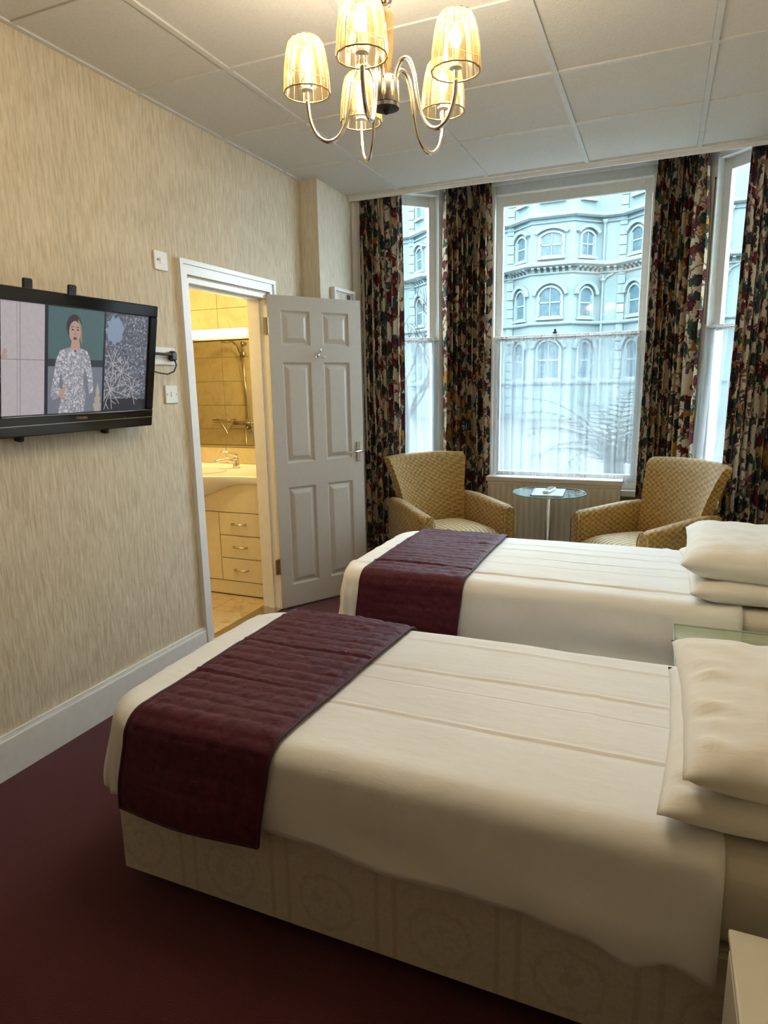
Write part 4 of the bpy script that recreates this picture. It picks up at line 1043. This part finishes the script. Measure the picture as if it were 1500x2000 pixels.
def runner(label, xl, xr, topz, g, hemN, hemF, seed, skew=0.0):
    Y0, Y1, R = g; y0, y1 = Y0+R, Y1-R; zt = topz((xl+xr)/2, (y0+y1)/2); q = pi/2*R
    LN, LF = q+zt-R-hemN, q+zt-R-hemF; W = y1-y0
    tot = LN+W+LF; NS, NX = 220, 84; rows = []
    pitch = .052
    edge = []
    for i in range(NS+1):
        s = tot*i/NS; row = []
        for j in range(NX+1):
            u = j/NX; x = lerp(xl, xr, u)
            x += skew*u*(1-s/tot)+.010*sin(s*2.3+seed)*.6
            if s < LN: x -= .035*(LN-s)/LN*(.8)      # hanging part leans a little
            if s < LN:
                o_, z = section_out(LN-s, 0, R); y = y0-o_; ny, nz_ = (-1, .0) if LN-s > q else (-sin((LN-s)/R), cos((LN-s)/R))
            elif s > LN+W:
                o_, z = section_out(s-LN-W, 0, R); y = y1+o_; ny, nz_ = (1, .0) if s-LN-W > q else (sin((s-LN-W)/R), cos((s-LN-W)/R))
            else:
                y = y0+s-LN; z = 0; ny, nz_ = 0, 1
            yc = min(max(y, y0), y1); z = z+topz(x, yc)
            # quilting: lines across, staggered short ties, puckers
            row_i = s/pitch; fr = row_i-math.floor(row_i)
            puff = (max(0.0, sin(pi*fr)))**.32
            ux = (x/.115+(.5 if int(math.floor(row_i)) % 2 else 0)); fx = ux-math.floor(ux)
            puff *= 1-.55*math.exp(-((min(fx, 1-fx))/.035)**2)
            puff += .60*nz(x*30, s*34, seed)*puff
            edge_f = sstep(0, .03, min(u, 1-u)*(xr-xl)) 
            soft = .45 if s < LN-q*.6 else 1.0
            hgt = .013+.0068*puff*edge_f*soft + .004*nz(x*4, s*4, seed)
            if s < LN-q: hgt += .014*sstep(0, .15, LN-q-s)+.008*sin(x*9+seed)*sstep(0, .2, LN-q-s)
            row.append((x, y+ny*hgt, z+nz_*hgt))
        rows.append(row)
    t = thing('bed_runner', label, 'bed runner', ((xl+xr)/2, (y0+y1)/2, zt), group='burgundy bed runners')
    o = MB().grid(rows).build('quilt', M['runner'], t, smooth=True)
    sm = o.modifiers.new('thick', 'SOLIDIFY'); sm.thickness = .008; sm.offset = -1
    for j in (0, NX): MB().tube([rows[i][j] for i in range(0, NS+1, 2)], .0045, 6).build('binding', M['runner_edge'], t, True)
    MB().tube(rows[0], .0045, 6).build('binding', M['runner_edge'], t, True)
    return t
runner('burgundy quilted runner across the foot of the nearest bed', .940, 1.445, top1, g1, .310, .36, 4, -.055)
runner('burgundy quilted runner across the foot of the bed by the window', .975, 1.470, top2, g2, .305, .36, 15, .0)

def pillow(label, c, L, Wd, T, seed, rz=0.0, tiltx=0.0, tilty=0.0):
    """L along y, Wd along x, rests at c.z"""
    N = 40; rows_t, rows_b = [], []
    for j in range(N+1):
        v = -1+2*j/N; rt_, rb_ = [], []
        for i in range(N+1):
            u = -1+2*i/N
            x = u*Wd/2*(1-.055*cos(pi*v/2)+.012*nz(v*3, u*1.0, seed)); y = v*L/2*(1-.045*cos(pi*u/2)+.010*nz(u*3, v, seed+2))
            e = max(0.0, (1-u**4))*max(0.0, (1-v**6)); th = e**.62
            wr = .012*nz(u*1.2, v*9+u*2, seed+4)*(1-abs(v)*.2)*sstep(1.0, .75, abs(u))*sstep(.35, .95, abs(u))*2.2 + .008*nz(u*4, v*4, seed+6)
            wr *= min(1, e*3)
            rt_.append((x, y, T*.46+T*.56*th+wr)); rb_.append((x, y, T*.46-T*.46*min(1, th*1.35)+.2*wr*min(1, th)))
        rows_t.append(rt_); rows_b.append(rb_)
    mb = MB().grid(rows_t).grid([list(r) for r in rows_b])
    me_ = mb.data('pillow', M['pillow'], True)
    import bmesh
    bm = bmesh.new(); bm.from_mesh(me_); bmesh.ops.remove_doubles(bm, verts=bm.verts, dist=.0004); bmesh.ops.recalc_face_normals(bm, faces=bm.faces); bm.to_mesh(me_); bm.free()
    o = bpy.data.objects.new('pillow', me_); COL.objects.link(o); o.location = c; o.rotation_euler = (tiltx, tilty, rz)
    tag(o, label, 'pillow', 'white pillows stacked on the beds'); return o
z1 = B1['zt']+.012
pillow('lower white pillow on the nearest bed, under another pillow', (2.530, 1.620, z1-.004), .74, .50, .092, 31, radians(-2))
pillow('plump top white pillow on the nearest bed', (2.545, 1.635, z1+.062), .74, .49, .115, 35, radians(1), 0, radians(2))
z2 = B2['zt']+.012
pillow('lower white pillow on the bed by the window, under another pillow', (2.610, 3.060, z2-.004), .74, .50, .105, 41, radians(2))
pillow('plump top white pillow on the bed by the window', (2.600, 3.070, z2+.080), .74, .50, .135, 45, radians(-3), 0, radians(2))

# ================================================================== BEDSIDE TABLES
t = thing('bedside_table', 'white bedside table with a glass top standing between the beds', 'bedside table', (2.60, 2.43, 0))
MB().box(2.350, 2.87, 2.235, 2.655, .0, .485).build('cabinet', M['wplastic'], t)
o = MB().box(2.338, 2.346, 2.25, 2.64, .25, .47).build('drawer', M['wplastic'], t); bevel(o, .003)
MB().lathe([(.008, 0), (.012, -.014), (0, -.020)], (2.338, 2.44, .37), 12, 'x').build('knob', M['dchrome'], o, True)
o = MB().box(2.338, 2.346, 2.25, 2.64, .02, .245).build('drawer', M['wplastic'], t); bevel(o, .003)
MB().box(2.325, 2.88, 2.222, 2.668, .486, .500).build('top_board', M['ntop'], t)
MB().box(2.322, 2.882, 2.219, 2.671, .5005, .5065).build('glass_top', m_glass('clear_glass', (.93, .98, .96), .12), t)
MB().tube([(2.322, 2.671, .5035), (2.322, 2.219, .5035)], .0032, 6).tube([(2.322, 2.671, .5035), (2.88, 2.671, .5035)], .0032, 6).build('glass_edge', M['pale_edge'], t)
t = thing('bedside_table', 'cream bedside table at the lower right corner, beside the nearest bed', 'bedside table', (2.62, .93, 0))
MB().box(2.412, 2.88, .72, 1.175, .0, .445).build('cabinet', M['ntop'], t)
o = MB().box(2.400, 2.412, .72, 1.165, .25, .43).build('drawer', M['ntop'], t); bevel(o, .003)
o = MB().box(2.400, 2.412, .72, 1.165, .02, .245).build('drawer', M['ntop'], t); bevel(o, .003)
o = MB().box(2.398, 2.885, .70, 1.180, .446, .462).build('top_board', M['ntop'], t); bevel(o, .004)

# ================================================================== OUTSIDE
struct('ground_outside', MB().box(-40, 30, 5.6, 60, -.9, -.7), M['street'])
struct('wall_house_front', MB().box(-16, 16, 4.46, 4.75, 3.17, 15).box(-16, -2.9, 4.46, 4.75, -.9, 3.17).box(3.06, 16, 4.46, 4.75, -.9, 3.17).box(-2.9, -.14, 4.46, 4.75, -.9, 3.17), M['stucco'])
# terrace across the street: canted bays of period 6.04 m
bd = thing('terrace_building', 'pale stuccoed terrace with canted bays and arched windows across the street', 'building', (-3.7, 39, -.7))
YF, PER, CD = 38.0, 6.04, 1.2
def plan(k):
    o_ = k*PER
    return [(-6.03+o_, YF+CD), (-4.87+o_, YF), (-2.58+o_, YF), (-1.42+o_, YF+CD)]
def plan_off(k, d):
    p = plan(k); c = d*.414
    return [(p[0][0]-d*.9, p[0][1]-d), (p[1][0]-c, p[1][1]-d), (p[2][0]+c, p[2][1]-d), (p[3][0]+d*.9, p[3][1]-d)]
KS = (-2, -1, 0, 1, 2)
full = []
for k in KS: full += plan(k)
x_l, x_r = full[0][0]-8, full[-1][0]+8
full = [(x_l, YF+CD)]+full+[(x_r, YF+CD)]
mb = MB()
mb.loft([[(x, y, z) for (x, y) in full] for z in (-.7, 12.6)], closed=False)
mb.box(x_l, x_r, YF+CD+.02, YF+CD+6, -.7, 12.6)
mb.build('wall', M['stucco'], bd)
def band(nm, z0, z1, d):
    pl = [(x_l, YF+CD-d)]
    for k in KS: pl += plan_off(k, d)
    pl.append((x_r, YF+CD-d))
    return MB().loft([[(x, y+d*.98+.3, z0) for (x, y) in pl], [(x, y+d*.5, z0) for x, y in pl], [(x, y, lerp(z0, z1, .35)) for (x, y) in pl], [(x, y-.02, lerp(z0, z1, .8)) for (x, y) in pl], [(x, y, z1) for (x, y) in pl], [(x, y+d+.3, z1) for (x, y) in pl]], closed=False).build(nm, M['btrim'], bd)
band('cornice', 7.42, 7.70, .50); band('cornice', 7.10, 7.20, .12)
band('cornice', 9.95, 10.18, .32); band('string_course', 4.42, 4.60, .18); band('string_course', 9.72, 9.80, .10); band('string_course', 1.2, 1.4, .15)
brk = None
def frame_of(a, b):
    d = Vector((b[0]-a[0], b[1]-a[1], 0)); L = d.length; d.normalize(); return Vector((a[0], a[1], 0)), d, Vector((d.y, -d.x, 0)), L
faces = []
for k in KS:
    p = plan(k); nx_ = plan(k+1)[0] if k != KS[-1] else (x_r, YF+CD)
    faces += [(k, 0, *frame_of(p[0], p[1])), (k, 1, *frame_of(p[1], p[2])), (k, 2, *frame_of(p[2], p[3])), (k, 3, *frame_of(p[3], nx_))]
for (k, fi, o_, d, n, L) in faces:
    if k not in (-1, 0, 1): continue
    cnt = max(1, int(L/.30))
    for i in range(cnt):
        c = o_+d*((i+.5)*L/cnt)
        if brk is None:
            brk = MB().loft([[(-.07, y, z) for (y, z) in ((.1, 0), (-.38, 0), (-.38, -.07), (-.2, -.12), (-.1, -.24), (.1, -.26))], [(.07, y, z) for (y, z) in ((.1, 0), (-.38, 0), (-.38, -.07), (-.2, -.12), (-.1, -.24), (.1, -.26))]]).data('bracket', M['btrim'])
        b_ = bpy.data.objects.new('bracket', brk); COL.objects.link(b_); b_.parent = bd
        b_.location = c+Vector((0, 0, 7.44))-bd.location; b_.rotation_euler = (0, 0, atan2(d.y, d.x))
def arch(w_, h_, rise, n=10, off=0.0):
    w2 = w_/2+off; R_ = (w_*w_/4+rise*rise)/(2*rise); ac = math.asin(min(1, w_/2/R_)); Ro = R_+off
    pts = [(-w2, -off*0), (w2, 0)]
    for i in range(n+1):
        a = lerp(ac, -ac, i/n); pts.append((Ro*sin(a)*(w2/(Ro*sin(ac)) if ac else 1), h_-R_+Ro*cos(a)))
    return pts
def far_window(o_, d, n, u, zb_, w_, h_, rise, bars=1, sill=True):
    fn = lambda a, b, e: tuple(o_+d*(u+a)+n*e+Vector((0, 0, zb_+b)))
    def ringp(nm, a, b, e0, e1, par):
        m_ = len(a); mb = MB(); vs_ = [fn(*q, e0) for q in a]+[fn(*q, e0) for q in b]+[fn(*q, e1) for q in a]+[fn(*q, e1) for q in b]
        fs = []
        for i in range(1, m_):
            j = (i+1) % m_
            if j == 0: j = 0
            fs += [(i, j, m_+j, m_+i), (2*m_+i, 2*m_+j, 3*m_+j, 3*m_+i), (m_+i, m_+j, 3*m_+j, 3*m_+i), (i, j, 2*m_+j, 2*m_+i)]
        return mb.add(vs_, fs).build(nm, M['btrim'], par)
    win = ringp('window', arch(w_, h_, rise), arch(w_, h_, rise, off=.10), 0, .12, bd)
    hi_ = arch(w_, h_, rise, off=.20); ho = arch(w_, h_, rise, off=.36)
    sel = [q for q in range(2, len(hi_))]
    mb = MB(); rws_ = [[fn(*hi_[i], .02), fn(*hi_[i], .22), fn(*ho[i], .26), fn(*ho[i], .02)] for i in sel]
    e0, e1 = hi_[2], ho[2]
    mb.loft(rws_).build('hood_mould', M['btrim'], win)
    MB().prism(arch(w_, h_, rise), fn, .01, .03).build('pane', M['bpane'], win)
    mb = MB()
    def bar(a0, a1, b0, b1): mb.add([fn(a0, b0, .03), fn(a1, b0, .03), fn(a1, b1, .03), fn(a0, b1, .03), fn(a0, b0, .07), fn(a1, b0, .07), fn(a1, b1, .07), fn(a0, b1, .07)], [(4, 5, 6, 7), (0, 1, 5, 4), (1, 2, 6, 5), (2, 3, 7, 6), (3, 0, 4, 7)])
    bar(-w_/2, w_/2, h_*.50-.035, h_*.50+.035); bar(-w_/2, w_/2, 0, .07); bar(-w_/2, -w_/2+.05, 0, h_-rise); bar(w_/2-.05, w_/2, 0, h_-rise)
    for i in range(bars):
        a = -w_/2+w_*(i+1)/(bars+1); bar(a-.02, a+.02, 0, h_-.01)
    mb.build('sash', M['bsash'], win)
    if sill: MB().add([fn(a, b, e) for e in (0, .22) for (a, b) in ((-w_/2-.15, -.14), (w_/2+.15, -.14), (w_/2+.15, 0), (-w_/2-.15, 0))], [(4, 5, 6, 7), (0, 1, 5, 4), (1, 2, 6, 5), (2, 3, 7, 6), (3, 0, 4, 7)]).build('sill', M['btrim'], win)
for (k, fi, o_, d, n, L) in faces:
    if k not in (-1, 0, 1) or fi == 3: continue
    u = L/2
    if fi == 1:
        u = -3.77+6.04*k-o_.x
        far_window(o_, d, n, u, 8.02, 1.18, 1.22, .22, 1); far_window(o_, d, n, u, 4.86, 1.20, 1.56, .46, 1); far_window(o_, d, n, u, 1.5, 1.2, 2.1, .46, 1)
        far_window(o_, d, n, u, 10.9, 1.1, 1.3, .2, 1)
    else:
        far_window(o_, d, n, u, 7.98, .80, 1.24, .20, 1 if fi == 2 else 0); far_window(o_, d, n, u, 4.82, .80, 1.52, .36, 0); far_window(o_, d, n, u, 1.5, .8, 2.0, .36, 0)
        far_window(o_, d, n, u, 10.9, .75, 1.3, .2, 0)
for k in (-1, 0, 1):
    x = -1.15+PER*k; y = YF+CD-.1
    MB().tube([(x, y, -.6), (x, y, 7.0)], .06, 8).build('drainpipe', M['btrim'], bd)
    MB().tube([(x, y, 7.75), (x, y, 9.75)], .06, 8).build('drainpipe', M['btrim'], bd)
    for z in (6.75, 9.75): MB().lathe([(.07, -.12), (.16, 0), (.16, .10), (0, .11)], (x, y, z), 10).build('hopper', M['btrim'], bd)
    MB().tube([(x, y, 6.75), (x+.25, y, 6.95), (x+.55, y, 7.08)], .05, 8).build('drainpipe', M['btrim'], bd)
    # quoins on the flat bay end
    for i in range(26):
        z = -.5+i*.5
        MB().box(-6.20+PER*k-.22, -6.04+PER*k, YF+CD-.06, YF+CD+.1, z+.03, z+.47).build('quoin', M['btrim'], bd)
# low garden wall is hidden; bare street tree
t = thing('bare_tree', 'bare twiggy street tree outside the left side window', 'tree', (-2.95, 13.5, -.7))
mb = MB(); rt_ = random.Random(5)
def branch(p, d, L, r, dep):
    q = p+d*L; mid = p+d*L*.5+Vector((rt_.uniform(-1, 1), rt_.uniform(-1, 1), rt_.uniform(-.3, .5)))*L*.06
    mb.tube([p, mid, q], [r, r*.85, r*.65], 5)
    if dep == 0: return
    for i in range(3 if dep > 1 else 4):
        nd = (d+Vector((rt_.uniform(-1, 1), rt_.uniform(-1, 1), rt_.uniform(-.2, .6)))*.75).normalized()
        branch(p+d*L*rt_.uniform(.55, 1), nd, L*rt_.uniform(.55, .75), r*.55, dep-1)
branch(Vector((-2.95, 13.5, -.7)), Vector((0, 0, 1)), 2.25, .06, 4)
mb.build('branches', M['bark'], t)
t = thing('palm_tree', 'small palm with arching fronds seen through the middle net curtain', 'palm', (1.80, 7.0, -.7))
MB().tube([(1.80, 7.0, -.7), (1.83, 7.0, 0), (1.81, 7.0, .62)], [.14, .11, .10], 10).build('trunk', M['bark'], t)
rp_ = random.Random(8)
for i in range(22):
    a = 2*pi*i/22+rp_.uniform(-.1, .1); el = rp_.uniform(.35, 1.45); L = rp_.uniform(1.0, 1.45)
    pts = []; p = Vector((1.81, 7.0, .62)); e = el
    for s in range(9):
        pts.append(p.copy()); p = p+Vector((cos(a)*cos(e), sin(a)*cos(e), sin(e)))*L/8; e -= .16
    mb = MB().tube(pts, [.010-.001*j for j in range(9)], 4)
    for j in range(1, 9):
        tdir = (pts[j]-pts[j-1]).normalized(); sd_ = tdir.cross(Vector((0, 0, 1))).normalized()
        for h in (0, .5):
            c = pts[j-1].lerp(pts[j], h)
            for sg in (-1, 1):
                tip = c+(sd_*sg*.8+tdir*.7-Vector((0, 0, .25))).normalized()*(.30*(1-.06*j)); wv = tdir*.016
                mb.add([c-wv, c+wv, tip], [(0, 1, 2)])
    mb.build('frond', M['palm'], t, fix=False)
